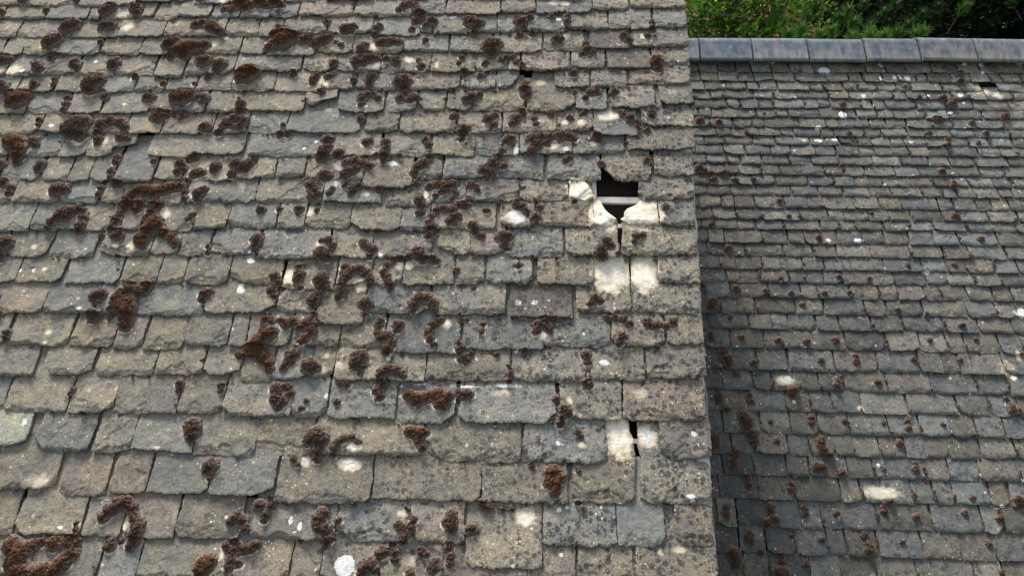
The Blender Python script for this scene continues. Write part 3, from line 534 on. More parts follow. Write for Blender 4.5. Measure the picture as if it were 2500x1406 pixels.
def moss_mesh(bag, blobs, surf, O, rust, hk=.62, res=.0042, seed=0):
    b = np.array([x[:3] for x in blobs], float)
    pad = .008; EE = math.exp(-2.7)
    us = np.arange((b[:, 0] - b[:, 2]).min() - pad, (b[:, 0] + b[:, 2]).max() + pad + res, res)
    vs = np.arange((b[:, 1] - b[:, 2]).min() - pad, (b[:, 1] + b[:, 2]).max() + pad + res, res)
    Ug, Vg = np.meshgrid(us, vs)
    wu = Ug + (fbm(Ug / .018, Vg / .018, 11) - .5) * .018 + (vnoise(Ug / .005, Vg / .005, 13) - .5) * .005; wv = Vg + (fbm(Ug / .018, Vg / .018, 12) - .5) * .018 + (vnoise(Ug / .005, Vg / .005, 14) - .5) * .005
    s_ = np.zeros(Ug.shape); hr = np.zeros(Ug.shape)
    for u, v, r in b:
        d2 = ((wu - u) ** 2 + (wv - v) ** 2) / (r * r)
        e = np.exp(-2.7 * d2); s_ = s_ + e; hr = hr + e * r
    f = (s_ - EE) / (1 - EE); h = np.sqrt(np.clip(f, 0, 1.15)) * hr / (s_ + 1e-9) * hk
    keep = f > -.04
    if keep.sum() < 4: return
    base, _ = surf.find(Ug, Vg)
    rg = np.random.default_rng(seed + 1)
    gran = (rg.random(Ug.shape) - .5) * .0075 + (fbm(Ug / .009, Vg / .009, 21) - .5) * .013
    Wg = base + np.where(f > .02, h * (.9 + .25 * fbm(Ug / .03, Vg / .03, 5)) + gran * np.clip(f * 5, 0, 1) + .001, -.004)
    Uj = Ug + (rg.random(Ug.shape) - .5) * res * .7; Vj = Vg + (rg.random(Ug.shape) - .5) * res * .7
    ny, nx = Ug.shape; idx = np.arange(nx * ny).reshape(ny, nx)
    q = np.stack([idx[:-1, :-1], idx[:-1, 1:], idx[1:, 1:], idx[1:, :-1]], -1).reshape(-1, 4)
    q = q[keep.ravel()[q].all(1)]
    if len(q) == 0: return
    used = np.unique(q); mp = np.full(nx * ny, -1); mp[used] = np.arange(len(used))
    P = world(O, Uj.ravel()[used], Vj.ravel()[used], Wg.ravel()[used])
    t = np.zeros((len(used), 4)); t[:, 3] = 1; t[:, 0] = rust if np.isscalar(rust) else rust(Ug.ravel()[used], Vg.ravel()[used])
    t[:, 1] = np.clip(1 - f.ravel()[used] * 1.6, 0, 1)
    bag.add(P, mp[q], tint=t)

ORD = 'zeroth first second third fourth fifth sixth seventh eighth ninth tenth eleventh twelfth thirteenth fourteenth fifteenth sixteenth seventeenth eighteenth nineteenth twentieth'.split()
def ordinal(n):
    return ORD[n] if n < len(ORD) else 'twenty ' + ORD[n - 20] if n < 40 else 'last'

# ---------------------------------------------------------------- near roof
near_house = empty('stone_house', tuple(O_NEAR))
tag(near_house, 'nearer house with mossy weathered stone slate roof, broken open beside its edge', 'house')
pale_n = parse_pale(PALE, near); moss_n = parse_moss(MOSS_DATA, near)
surf_n = Surface()
rows_n = [[(float(a), float(b), float(y), (k, i)) for i, (a, b, y) in enumerate(r)] for k, r in enumerate(COURSES)]
g = random.Random(3)
for k, r in enumerate(rows_n):                                       # carry the courses on past the left of the picture
    x = r[0][0] - 4
    while x > -470:
        wdt = g.uniform(85, 150); r.insert(0, (x - wdt, x - 3, r[0][2] + g.uniform(-4, 4), None)); x -= wdt
def extra(y):
    x, out = -470, []
    while x < 1668 + y * .05:
        wdt = g.uniform(75, 140); x2 = min(x + wdt, 1676 + y * .05); out.append((x, x2 - 3, y + g.uniform(-4, 4), None)); x = x2
    return out
above = [extra(-24 - 36 * i) for i in (4, 3, 2, 1, 0)]; below = [extra(1520), extra(1630)]
rows_n = above + rows_n + below
meanv = [float(np.mean(near([.5 * (s[0] + s[1]) for s in r], [s[2] for s in r])[1])) for r in rows_n]
for k in range(22):                                                  # white crust and crumbs just under the tails
    for _ in range(g.choice((3, 4, 5, 6))):
        x = g.uniform(0, 1690); sl_ = [s for s in COURSES[k] if s[0] <= x <= s[1]]
        if sl_:
            u, v = near(x, sl_[0][2] + g.uniform(1, 7)); pale_n.append((g.choice('wwb'), float(u), float(v), g.uniform(.006, .03), g.uniform(.003, .008), g.uniform(.5, .85)))
mossflat_n = [b[:3] for c in moss_n for b in c]
slates, NA = [], len(above)
for k, r in enumerate(rows_n):
    gauge = (meanv[k - 1] - meanv[k]) if k else (meanv[0] - meanv[1])
    surfrow = []
    for (xl, xr, yb, key) in r:
        uL, v1 = near(xl, yb); uR, v2 = near(xr, yb); uL, uR, vb = float(uL), float(uR), float(v1 + v2) / 2
        sd = hash((k, int(xl))) % 9973; gg = random.Random(sd)
        kw = {}; lift = LIFT.get(key, gg.choice((0, 0, .002, .005)))
        br = BROKEN.get(key)
        if br:
            for s_ in ('left', 'right'):
                if s_ in br:
                    p = np.array(br[s_], float); kw[s_] = near(p[:, 0], p[:, 1])
            if 'top' in br: kw['vtop'] = float(near(.5 * (xl + xr), br['top'])[1])
            kw['dense'] = 3
        if key and (key[0], key[1]) in {(14, 13), (14, 14), (14, 15), (14, 16), (12, 13), (12, 14), (19, 7), (19, 8), (19, 9), (6, 11), (9, 5), (11, 16), (17, 0), (19, 0)}: kw['dense'] = 3
        if key is None: kw['dense'] = 1.1
        skL = gg.uniform(-.035, .035); skR = gg.uniform(-.035, .035)
        if xr > 1660: skR = .026; uR += gg.uniform(-.010, .008)
        conc = key in CONCRETE
        tint = (.62, .60, .60) if conc else slate_tint(gg, 1.0, .5 if xl > 500 else .62)
        if key == (18, 0): tint = (1.5, 1.62, 1.5)
        if key == (12, 10): tint = (1.22, 1.24, 1.08)
        if key == (20, 10): tint = (.95, 1.02, 1.1)
        px = .5 * (xl + xr)
        spot = float(np.clip(.50 + .75 * (px - 500) / 900, .42, 1.3)) * gg.uniform(.65, 1.1)
        if key in {(20, 10), (18, 0), (11, 14), (11, 15)}: spot = .25
        if conc: spot = 1.0; kw['steps'] = False
        ve, fc, atr = slate(uL, uR, vb, gauge, None, sd, .0062 if key else .012, O_NEAR, (pale_n, mossflat_n), tint, spot, lift=lift,
                            thick=.012 + gg.uniform(0, .008) + (.006 if conc else 0), skewL=skL, skewR=skR, rough=.15 if conc else 1.0, **kw)
        vt = kw.get('vtop', vb + 2.1 * gauge)
        surfrow.append((uL - .004, uR, vb, gauge, lift, vt))
        slates.append(((uR - uL) * gauge * (1 if key else 0), key, ve, fc, atr, conc))
    surf_n.row(surfrow)
PART_LABEL = {(11, 14): 'bare cream slate with its corner broken off left of the hole', (11, 15): 'bare cream slate with its corner broken off right of the hole',
              (14, 9): 'dark concrete slate with straight edges and grey lichen', (3, 15): 'dark concrete slate with straight edges', (4, 17): 'dark concrete slate under a curved one',
              (18, 0): 'pale greenish slate with a ragged tail', (19, 5): 'large slate standing proud of its row', (12, 10): 'broken slate fragment with a hooked tail',
              (20, 8): 'large slate hanging below its row', (20, 10): 'smooth clean blue grey slate'}
order = sorted(range(len(slates)), key=lambda i: -(slates[i][0] + (9 if slates[i][1] in PART_LABEL else 0)))
chosen = set(order[:100]); rest = Bag()
for i, (ar, key, ve, fc, atr, conc) in enumerate(slates):
    if i in chosen:
        c = ve.mean(0)
        b = Bag(); b.add(ve, *fc, **atr); o = b.build('slate', SLATE, near_house, True, tuple(c), TYPES)
        if key in PART_LABEL: o['label'] = PART_LABEL[key]
    else: rest.add(ve, *fc, **atr)
o = rest.build('smaller_slates', SLATE, near_house, True, types=TYPES); o['kind'] = 'stuff'

# battens, boards and walls of the near house
BATTEN = simple('pale_batten_wood', (.52, .50, .46), (.70, .68, .66), 30, .8, .3, .003, (2, 30, 30))
DARKWOOD = simple('old_dark_boards', (.022, .017, .014), (.09, .068, .052), 14, .9, .4, .004, (3, 40, 40))
STONE = simple('rubble_wall', (.16, .145, .12), (.32, .29, .24), 6, .92, .8, .03)
MORTAR = simple('verge_mortar_mix', (.40, .39, .37), (.62, .61, .59), 40, .95, .8, .004)
u_v = float(near(1708, 703)[0])
ULEFT = float(near(-470, 703)[0]) - .1
vE, vR = meanv[-1] - .05, meanv[0] + .18
for y, wv, hh, x0, x1 in ((486, -.010, .017, -470, 1690), (549, -.010, .010, -470, 1690), (192, -.014, .012, -470, 1680), (1074, -.008, .010, -470, 1710)):
    vv = float(near(1500, y)[1]); ua = float(near(x0, y)[0]); ub = float(near(x1, y)[0])
    b = Bag(); v_, f_ = box_np(world(O_NEAR, (ua + ub) / 2, vv, wv - .010), U * (ub - ua) / 2, V * hh, W * .010); b.add(v_, f_)
    b.build('batten', BATTEN, near_house, False)
ua = float(near(1441, 470)[0]); ub = float(near(1456, 470)[0]); va = float(near(1450, 502)[1]); vb_ = float(near(1450, 436)[1])
b = Bag(); v_, f_ = box_np(world(O_NEAR, (ua + ub) / 2, (va + vb_) / 2, -.004), U * (ub - ua) / 2, V * (vb_ - va) / 2, W * .007); b.add(v_, f_); b.build('batten_offcut', BATTEN, near_house, False)
b = Bag()
for i in range(14):
    va = vE + (vR - vE) * (i + .5) / 14
    v_, f_ = box_np(world(O_NEAR, (ULEFT + u_v) / 2, va, -.115 - .004 * (i % 2)), U * (u_v - ULEFT) / 2, V * ((vR - vE) / 28 - .002), W * .012); b.add(v_, f_)
b.build('roof_boarding', DARKWOOD, near_house, False)
b = Bag(); n = 260
vv = np.linspace(vE + .02, vR, n); pts = []
uu = np.array([float(near(1672 + (y * .0522), y)[0]) for y in np.linspace(1640, -170, n)])
jj = (fbm(vv / .02, vv * 0, 5) - .5) * .016 + (fbm(vv / .15, vv * 0, 6) - .5) * .012
sec = [(-.06, -.002), (.004, .000), (.007, .014), (-.01, .018)]
V4 = np.concatenate([world(O_NEAR, uu + a + jj * (a > 0), vv, np.full(n, w_)) for a, w_ in [(-.07, -.03), (.003, -.03), (.006, .014), (-.07, .012)]])
fs = np.concatenate([np.stack([k * n + np.arange(n - 1), k * n + np.arange(1, n), ((k + 1) % 4) * n + np.arange(1, n), ((k + 1) % 4) * n + np.arange(n - 1)], -1) for k in range(4)])
b.add(V4, fs[:, ::-1]); b.build('verge_mortar', MORTAR, near_house, True)
def prof(O, v, w): return world(O, 0.0, v, w)[1:]
def gable(O, x0, x1, vE, vR, w, name, parent):
    fy, fz = prof(O, vE, w); ry, rz = prof(O, vR, w); by = 2 * ry - fy
    ring = [(fy, 0), (fy, fz), (ry, rz), (by, fz), (by, 0)]
    v_ = np.array([(x, y, z) for x in (x0, x1) for y, z in ring])
    b = Bag(); b.add(v_, np.array([[0, 1, 2, 3, 4], [9, 8, 7, 6, 5]]), np.array([[i, (i + 1) % 5, 5 + (i + 1) % 5, 5 + i] for i in range(5)]))
    return b.build(name, STONE, parent, False)
def longwalls(O, x0, x1, vE, vR, w, parent):
    fy, fz = prof(O, vE, w); ry, rz = prof(O, vR, w); by = 2 * ry - fy
    for y, s_ in ((fy + .16, 1), (by - .16, -1)):
        b = Bag(); v_, f_ = box_np(((x0 + x1) / 2, y, (fz - .05) / 2), ((x1 - x0) / 2 - .003, 0, 0), (0, .15, 0), (0, 0, (fz - .05) / 2)); b.add(v_, f_); b.build('wall', STONE, parent, False)
def rearslope(O, x0, x1, vE, vR, parent, mat):
    fy, fz = prof(O, vE, W0); ry, rz = prof(O, vR, W0); by = 2 * ry - fy
    v_ = np.array([(x0, ry, rz), (x1, ry, rz), (x1, by + .1, fz - .08), (x0, by + .1, fz - .08)]); v2 = v_ - [0, 0, .05]
    b = Bag(); b.add(np.concatenate([v_, v2]), np.array([[0, 1, 2, 3], [7, 6, 5, 4], [0, 4, 5, 1], [1, 5, 6, 2], [2, 6, 7, 3], [3, 7, 4, 0]])); return b.build('rear_slope', mat, parent, False)
REAR = simple('rear_slates', (.10, .10, .095), (.2, .19, .17), 12, .9, .6, .01)
XW = u_v - .075
gable(O_NEAR, XW - .09, XW, vE, vR, -.045, 'gable_wall', near_house); gable(O_NEAR, ULEFT - .02, ULEFT + .2, vE, vR, -.045, 'gable_wall', near_house)
longwalls(O_NEAR, ULEFT + .2, XW - .09, vE, vR, -.36, near_house); rearslope(O_NEAR, ULEFT, u_v, vE, vR, near_house, REAR)

# ---------------------------------------------------------------- farther roof
far_house = empty('slate_cottage', tuple(O_FAR))
tag(far_house, 'farther house with small darker slates and blue grey ridge tiles below the trees', 'house')
pale_f = parse_pale(FAR_PALE, far); moss_f = parse_moss(FAR_MOSS, far)
X0F, X1F = XW, float(far(3000, 700)[0])
surf_f = Surface(); gf = random.Random(21); far_sl = []; joints = []
fv = [float(far(2080, y)[1]) for y in FAR_ROWS]
for k in range(1, len(FAR_ROWS)):
    for _ in range(16 if k < 6 else 13):
        u = gf.uniform(X0F, X1F); pale_f.append((gf.choice('wwwb'), u, fv[k - 1] - gf.uniform(.0, .012), gf.uniform(.005, .022), gf.uniform(.003, .008), gf.uniform(.45, .85)))
    for _ in range(7 if k < 6 else 1): pale_f.append((gf.choice('wwb'), gf.uniform(X0F, X1F), fv[k] + gf.uniform(.01, .9) * (fv[k - 1] - fv[k]), gf.uniform(.005, .012), gf.uniform(.005, .010), gf.uniform(.7, 1.3)))
for k, y in enumerate(FAR_ROWS):
    gauge = (fv[k - 1] - fv[k]) if k else (fv[0] - fv[1])
    pw = 47 + (y - 150) * .030
    mw = float(far(2080 + pw, y)[0] - far(2080, y)[0]); u = X0F + gf.uniform(-.1, 0); row = []
    while u < X1F:
        wdt = mw * gf.choice((.62, .75, .9, 1, 1.05, 1.25, 1.55)) * gf.uniform(.92, 1.08); u2 = u + wdt
        pxm = 2080 + (u + wdt / 2 - float(far(2080, y)[0])) / max(1e-6, mw) * pw
        miss = (k == 4 and 2372 < pxm < 2425)
        sd = hash((k, int(u * 1e4), 5)) % 9973; gg = random.Random(sd)
        gap = gg.choice((.005, .007, .009, .013)); vb = fv[k] + gg.uniform(-.035, .035) * gauge; lift = gg.choice((0, 0, 0, .002, .004))
        joints.append((u2, fv[k], gauge, pxm))
        if not miss:
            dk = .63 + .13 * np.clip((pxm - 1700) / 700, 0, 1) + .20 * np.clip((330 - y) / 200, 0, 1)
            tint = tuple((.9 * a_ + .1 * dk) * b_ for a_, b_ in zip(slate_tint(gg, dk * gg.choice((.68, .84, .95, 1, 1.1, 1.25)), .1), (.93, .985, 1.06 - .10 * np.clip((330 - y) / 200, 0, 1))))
            kt = dict(vtop=float(far(2390, 215)[1])) if k == 5 and 2365 < pxm < 2440 else {}
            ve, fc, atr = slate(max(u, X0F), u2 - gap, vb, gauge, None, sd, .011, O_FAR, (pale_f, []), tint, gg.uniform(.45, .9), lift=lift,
                                thick=.008 + gg.uniform(0, .006), skewL=gg.uniform(-.05, .05), skewR=gg.uniform(-.05, .05), dense=3 if k in (5, 6) else 1.3, rough=.62, **kt)
            row.append((u - .003, u2, vb, gauge, lift, vb + 2.1 * gauge)); vis = wdt * gauge * (1 if 1690 < pxm < 2500 and y < 1406 else 0)
            far_sl.append((vis, ve, fc, atr))
        if gf.random() < .45: pale_f.append(('w', u2 + gf.uniform(-.006, .006), fv[k] + gf.uniform(.1, .6) * gauge, gf.uniform(.003, .006), gf.uniform(.01, .03), gf.uniform(.6, .95)))
        u = u2
    surf_f.row(row)
order = sorted(range(len(far_sl)), key=lambda i: -far_sl[i][0]); chosen = set(order[:100]); rest = Bag()
for i, (vis, ve, fc, atr) in enumerate(far_sl):
    if i in chosen:
        b = Bag(); b.add(ve, *fc, **atr); b.build('slate', SLATE, far_house, True, tuple(ve.mean(0)), TYPES)
    else: rest.add(ve, *fc, **atr)
o = rest.build('smaller_slates', SLATE, far_house, True, types=TYPES); o['kind'] = 'stuff'

# ridge tiles: hog-backed concrete, butted with mortar
def ridge_material():
    q = NT('blue_grey_ridge', .5); g_ = q.n('ShaderNodeNewGeometry').outputs['Position']; rc = q.attr('rc').outputs['Vector']
    n = q.noise(g_, 14, 5, .65); n2 = q.noise(g_, 130, 4, .7); sep = q.n('ShaderNodeSeparateXYZ'); q.t.links.new(rc, sep.inputs[0])
    c = q.mix(q.ramp(n, .35, .65), (.062, .082, .112), (.135, .152, .175))
    wear = q.math('ADD', q.noise(q.vec('MULTIPLY', g_, (1, .35, .35)), 20, 4, .65), q.math('MULTIPLY', sep.outputs[0], .18))
    c = q.mix(q.math('MULTIPLY', q.ramp(wear, .48, .76), .75), c, q.mix(n2, (.20, .19, .17), (.31, .30, .275)))
    c = q.mix(q.math('MULTIPLY', q.ramp(q.math('ADD', n2, q.math('MULTIPLY', sep.outputs[2], .03)), .60, .74), .7), c, (.50, .51, .50))
    c = q.mix(q.ramp(q.noise(g_, 26, 4, .7), .66, .72), c, (.55, .57, .57))
    q.color(q.mix(1.0, c, q.attr('tint').outputs['Color'], 'MULTIPLY')); q.bump(n2, .5, .003); return q.m
RIDGE = ridge_material()
vlow = float(far(2080, 157)[1]); fl = .186; Rr = .095
vA = vlow + fl + .055
def tile_section(off=0.0, n=16):
    """(y, z) of the tile's outside, front edge to rear edge, about the far roof frame"""
    fd = np.array([-math.cos(PITCH), -math.sin(PITCH)]); bd = np.array([math.cos(PITCH), -math.sin(PITCH)])
    fn = np.array([-math.sin(PITCH), math.cos(PITCH)]); bn = np.array([math.sin(PITCH), math.cos(PITCH)])
    c = np.array([0, -(Rr) / math.cos(PITCH)]) ; pts = []; par = []
    for s_ in np.linspace(fl, 0, 7): pts.append(c + fn * (Rr + off) + fd * s_); par.append(s_ / fl)
    for t in np.linspace(0, 1, n)[1:-1]:
        ang = PITCH * (1 - 2 * t); d = np.array([-math.sin(ang), math.cos(ang)]); pts.append(c + d * (Rr + off)); par.append(0)
    for s_ in np.linspace(0, fl, 7): pts.append(c + bn * (Rr + off) + bd * s_); par.append(s_ / fl)
    return np.array(pts), np.array(par)
apex = world(O_FAR, 0.0, vA, W0 + .040)
rb = [1560, 1685, 1811, 1945, 2081, 2211, 2346, 2482, 2618, 2752, 2885, 2998]
gr = random.Random(5)
for i in range(len(rb) - 1):
    zd = {5: .006, 6: .003}.get(i, 0.0) + gr.uniform(-.003, .003)
    ua, ub = float(far(rb[i] + 2.2, 115)[0]), float(far(rb[i + 1] - 2.2, 115)[0])
    if i == 0: ua = X0F + .002
    po, par = tile_section(0); pi, _ = tile_section(-.016)
    ring = np.concatenate([po, pi[::-1]]); pr = np.concatenate([par, par[::-1]]); nr = len(ring); nx = 24
    tilt = gr.uniform(-.004, .004); V_ = []; RC = []
    for j in range(nx + 1):
        s_ = j / nx; x = ua + (ub - ua) * s_
        V_.append(np.stack([np.full(nr, x), apex[1] + ring[:, 0], apex[2] + ring[:, 1] + zd + tilt * (s_ - .5) - .004 * (s_ - .5)], -1))
        edge = np.full(nr, max(0, 1 - min(s_, 1 - s_) / .12)); RC.append(np.stack([pr, np.full(nr, s_), edge], -1))
    V_ = np.concatenate(V_); RC = np.concatenate(RC)
    k = np.arange(nr); f_ = np.concatenate([np.stack([j * nr + k, j * nr + (k + 1) % nr, (j + 1) * nr + (k + 1) % nr, (j + 1) * nr + k], -1) for j in range(nx)])
    h = len(po); cap = np.array([[m, m + 1, nr - 2 - m, nr - 1 - m] for m in range(h - 1)])
    b = Bag(); tnt = np.tile([*[(.80, .88, .98), (.74, .84, .96), (1.12, 1.12, 1.1), (.95, .98, 1.02), (1.0, 1.0, 1.0), (1.05, 1.02, .98), (1.1, 1.06, 1.0), (1, 1, 1), (.9, .95, 1), (1, 1, 1), (1, 1, 1)][i], 1.0], (len(V_), 1))
    b.add(V_, f_, rc=RC, tint=tnt); b.add(V_[:nr], cap[:, ::-1], rc=RC[:nr], tint=tnt[:nr]); b.add(V_[-nr:], cap, rc=RC[-nr:], tint=tnt[-nr:])
    o = b.build('ridge_tile', RIDGE, far_house, True, tuple(V_.mean(0)), {'rc': 'FLOAT_VECTOR', 'tint': 'FLOAT_COLOR'})
po, _ = tile_section(-.020); po = po[2:-2]; m_ = len(po); b = Bag()
yz = np.concatenate([po, [[po[-1][0], po[-1][1] - .05], [po[0][0], po[0][1] - .05]]])
nn = len(yz); v_ = np.concatenate([np.stack([np.full(nn, x), apex[1] + yz[:, 0], apex[2] + yz[:, 1]], -1) for x in (X0F, X1F)])
k = np.arange(nn); b.add(v_, np.stack([k, (k + 1) % nn, nn + (k + 1) % nn, nn + k], -1))
b.build('ridge_bedding', simple('ridge_mortar', (.035, .032, .028), (.14, .125, .10), 60, .95, .8, .006), far_house, False)
vEf = fv[-1] - .03
FELT = simple('roofing_felt', (.012, .013, .018), (.03, .03, .036), 20, .9)
b = Bag(); v_, f_ = box_np(world(O_FAR, (X0F + X1F) / 2, (vEf + vA) / 2, -.03), U * (X1F - X0F - .004) / 2, V * (vA - vEf - .02) / 2, W * .008); b.add(v_, f_); b.build('underlay', FELT, far_house, False)
gable(O_FAR, X1F - .3, X1F - .02, vEf, vA, -.045, 'gable_wall', far_house)
longwalls(O_FAR, X0F + .003, X1F - .3, vEf, vA, -.06, far_house); rearslope(O_FAR, X0F + .003, X1F, vEf, vA - .02, far_house, REAR)

# ---------------------------------------------------------------- moss
def describe(bl, rust):
    area = sum(b[5] ** 2 for b in bl); n = len(bl)
    size = 'tiny' if area < 90 else 'small' if area < 230 else 'medium' if area < 620 else 'large' if area < 2000 else 'huge'
    col = 'rusty brown' if rust > .35 else 'dark brown'
    xs = [b[3] for b in bl]; ys = [b[4] for b in bl]; w_ = max(b[3] + b[5] for b in bl) - min(b[3] - b[5] for b in bl); h_ = max(b[4] + b[5] for b in bl) - min(b[4] - b[5] for b in bl)
    shape = 'cushion' if n == 1 else 'sprawling mat' if n >= 8 else 'wide clump' if w_ > 1.5 * h_ else 'tall clump' if h_ > 1.4 * w_ else 'lumpy clump'
    return f'{size} {col} moss {shape}'
def rust_at(x, y):
    return max([max(0, 1 - math.hypot(x - a, y - b) / (r + 1)) for a, b, r in RUSTY] + [0]) ** .6
rec = []
for side, lst in (('n', moss_n), ('f', moss_f)):
    for bl in lst:
        wts = [b[5] ** 2 for b in bl]; cx = sum(b[0] * w_ for b, w_ in zip(bl, wts)) / sum(wts); cv = sum(b[1] * w_ for b, w_ in zip(bl, wts)) / sum(wts)
        px = sum(b[3] * w_ for b, w_ in zip(bl, wts)) / sum(wts); py = sum(b[4] * w_ for b, w_ in zip(bl, wts)) / sum(wts)
        if side == 'f' and sum(wts) < 62: rec.append(None); continue
        _, row = (surf_n if side == 'n' else surf_f).find(np.array([cx]), np.array([cv])); row = int(row[0]) - (NA if side == 'n' else 0)
        rec.append((side, bl, cx, cv, px, py, max(0, row), sum(wts)))
loose_n, loose_f = Bag(), Bag()
for i, bl in enumerate(moss_f):
    if rec[len(moss_n) + i] is None: moss_mesh(loose_f, bl, surf_f, O_FAR, .2, .7, .006, i)
rec = [r for r in rec if r]
for i, (side, bl, cx, cv, px, py, row, ar) in enumerate(rec):
    S, O = (surf_n, O_NEAR) if side == 'n' else (surf_f, O_FAR)
    mates = sorted([r for r in rec if r[0] == side and r[6] == row], key=lambda r: r[4]); rank = [r[1] is bl for r in mates].index(True) + 1
    ru = rust_at(px, py) if side == 'n' else .36
    b = Bag(); moss_mesh(b, bl, S, O, (lambda u, v, r=ru: np.full(u.shape, r)), .62 if side == 'n' else .75, .0040 if side == 'n' else .0062, i)
    if b.n == 0: continue
    sfx = (f'{ordinal(rank)} from left in {ordinal(row + 1)} row from top' if side == 'n'
           else f'{ordinal(rank)} from left in {ordinal(row + 1)} row below ridge')
    if len(mates) == 1: sfx = f'alone in the {ordinal(row + 1)} slate row ' + ('from top' if side == 'n' else 'below the ridge')
    o = b.build('moss_cushion', MOSS, None, True, tuple(world(O, cx, cv, W0)), {'tint': 'FLOAT_COLOR'})
    tag(o, describe(bl, ru) + ', ' + sfx, 'moss', 'moss cushions on the nearer roof' if side == 'n' else 'moss cushions on the farther roof')
gm = random.Random(31)
for k in range(22):                                                  # crumbs of moss under the tails and in the joints
    for _ in range(30):
        x = gm.uniform(0, 1700); sl_ = [(a, b_, y) for a, b_, y in COURSES[k] if a <= x <= b_]
        if not sl_: continue
        a, b_, y = sl_[0]
        if gm.random() < .35: x = b_ + 1; y = y - gm.uniform(5, 40)
        bl = []
        for _2 in range(gm.choice((1, 1, 2, 3))):
            r = gm.uniform(1.8, 4.6); u, v = near(x, y + r * .6 + gm.uniform(-1, 2)); u2, _ = near(x + r, y); bl.append((float(u), float(v), float(u2 - u))); x += r * gm.uniform(.8, 1.6)
        moss_mesh(loose_n, bl, surf_n, O_NEAR, gm.uniform(0, .4), .5, .0032, k)
for u, v, ga, pxm in joints:
    if not (1680 < pxm < 2520): continue
    p = gm.random()
    if p < .8:
        n_ = gm.choice((1, 2, 3, 4)); r = gm.uniform(.006, .015); q_ = v + gm.uniform(.1, .5) * ga
        bl = [(u + gm.uniform(-.003, .003), q_ + j * r * 1.2, r * gm.uniform(.7, 1.1)) for j in range(n_)]
        moss_mesh(loose_f, bl, surf_f, O_FAR, gm.uniform(0, .7), .6, .0052, int(u * 1e4))
    if gm.random() < .5:
        r = gm.uniform(.005, .009); uu_ = u + gm.uniform(-.2, .2)
        moss_mesh(loose_f, [(uu_, v - .004, r), (uu_ + r, v - .005, r * .8)], surf_f, O_FAR, gm.uniform(0, .5), .6, .0050, int(u * 1e4) + 1)
o = loose_n.build('moss_crumbs', MOSS, None, True, types={'tint': 'FLOAT_COLOR'}); tag(o, 'crumbs of dark moss along the slate edges of the nearer roof', 'moss', None, 'stuff')
o = loose_f.build('moss_crumbs', MOSS, None, True, types={'tint': 'FLOAT_COLOR'}); tag(o, 'small moss tufts in the slate joints of the farther roof', 'moss', None, 'stuff')

# ------------------------------------------------------------------ ground, far house, trees
q = NT('meadow', .95); tc = q.n('ShaderNodeTexCoord').outputs['Object']
q.color(q.mix(q.ramp(q.noise(tc, .6, 6, .65), .35, .65), (.035, .055, .018), (.075, .09, .035))); q.bump(q.noise(tc, 8, 4), .5, .05)
b = Bag(); b.add(np.array([(-250., -120, 0), (250, -120, 0), (250, 420, 0), (-250, 420, 0)]), np.array([[0, 1, 2, 3]])); o = b.build('ground', q.m, None, False); o['kind'] = 'structure'

rh = at(1800, 50, 21.0)
red_house = empty('red_roofed_house', (rh[0], rh[1], 0)); tag(red_house, 'house with orange red clay tile roof glimpsed between the leaves', 'house')
q = NT('clay_tiles', .8); tc = q.n('ShaderNodeTexCoord').outputs['Object']; n = q.noise(tc, 5, 5, .7)
q.color(q.mix(q.ramp(n, .3, .7), (.26, .085, .04), (.36, .13, .065))); CLAY = q.m
b = Bag(); c0 = np.array([rh[0] + 1.0, rh[1], rh[2] + .2]); pr_ = math.radians(40); dv = np.array([0, math.cos(pr_), math.sin(pr_)]); nv = np.array([0, -math.sin(pr_), math.cos(pr_)])
for i in range(34):
    s0 = -3.4 + i * .2; nx = 160; xs = np.linspace(-5, 5, nx)
    wv = .035 * np.abs(np.sin(xs * math.pi / .22)); a0 = c0 + np.outer(xs, U) + dv * s0 + np.outer(wv + .05, nv); a1 = c0 + np.outer(xs, U) + dv * (s0 + .24) + np.outer(wv + .01, nv); a2 = a0 - nv * .05
    k = np.arange(nx - 1); b.add(np.concatenate([a2, a0, a1]), np.concatenate([np.stack([k, k + 1, nx + k + 1, nx + k], -1), np.stack([nx + k, nx + k + 1, 2 * nx + k + 1, 2 * nx + k], -1)]))
b.build('roof', CLAY, red_house, False)
b = Bag(); e = c0 + dv * -3.0; v_, f_ = box_np((c0[0], e[1] + 4.0, e[2] / 2), (4.8, 0, 0), (0, 3.6, 0), (0, 0, e[2] / 2)); b.add(v_, f_); b.build('wall', simple('render_wall', (.5, .47, .42), (.6, .57, .5), 3), red_house, False)
b = Bag(); t_ = c0 + dv * 3.6; v_ = np.array([(c0[0] - 5, t_[1], t_[2]), (c0[0] + 5, t_[1], t_[2]), (c0[0] + 5, 2 * t_[1] - e[1], e[2]), (c0[0] - 5, 2 * t_[1] - e[1], e[2])]); b.add(np.concatenate([v_, v_ - [0, 0, .06]]), np.array([[0, 1, 2, 3], [7, 6, 5, 4], [0, 4, 5, 1], [1, 5, 6, 2], [2, 6, 7, 3], [3, 7, 4, 0]])); b.build('rear_slope', CLAY, red_house, False)

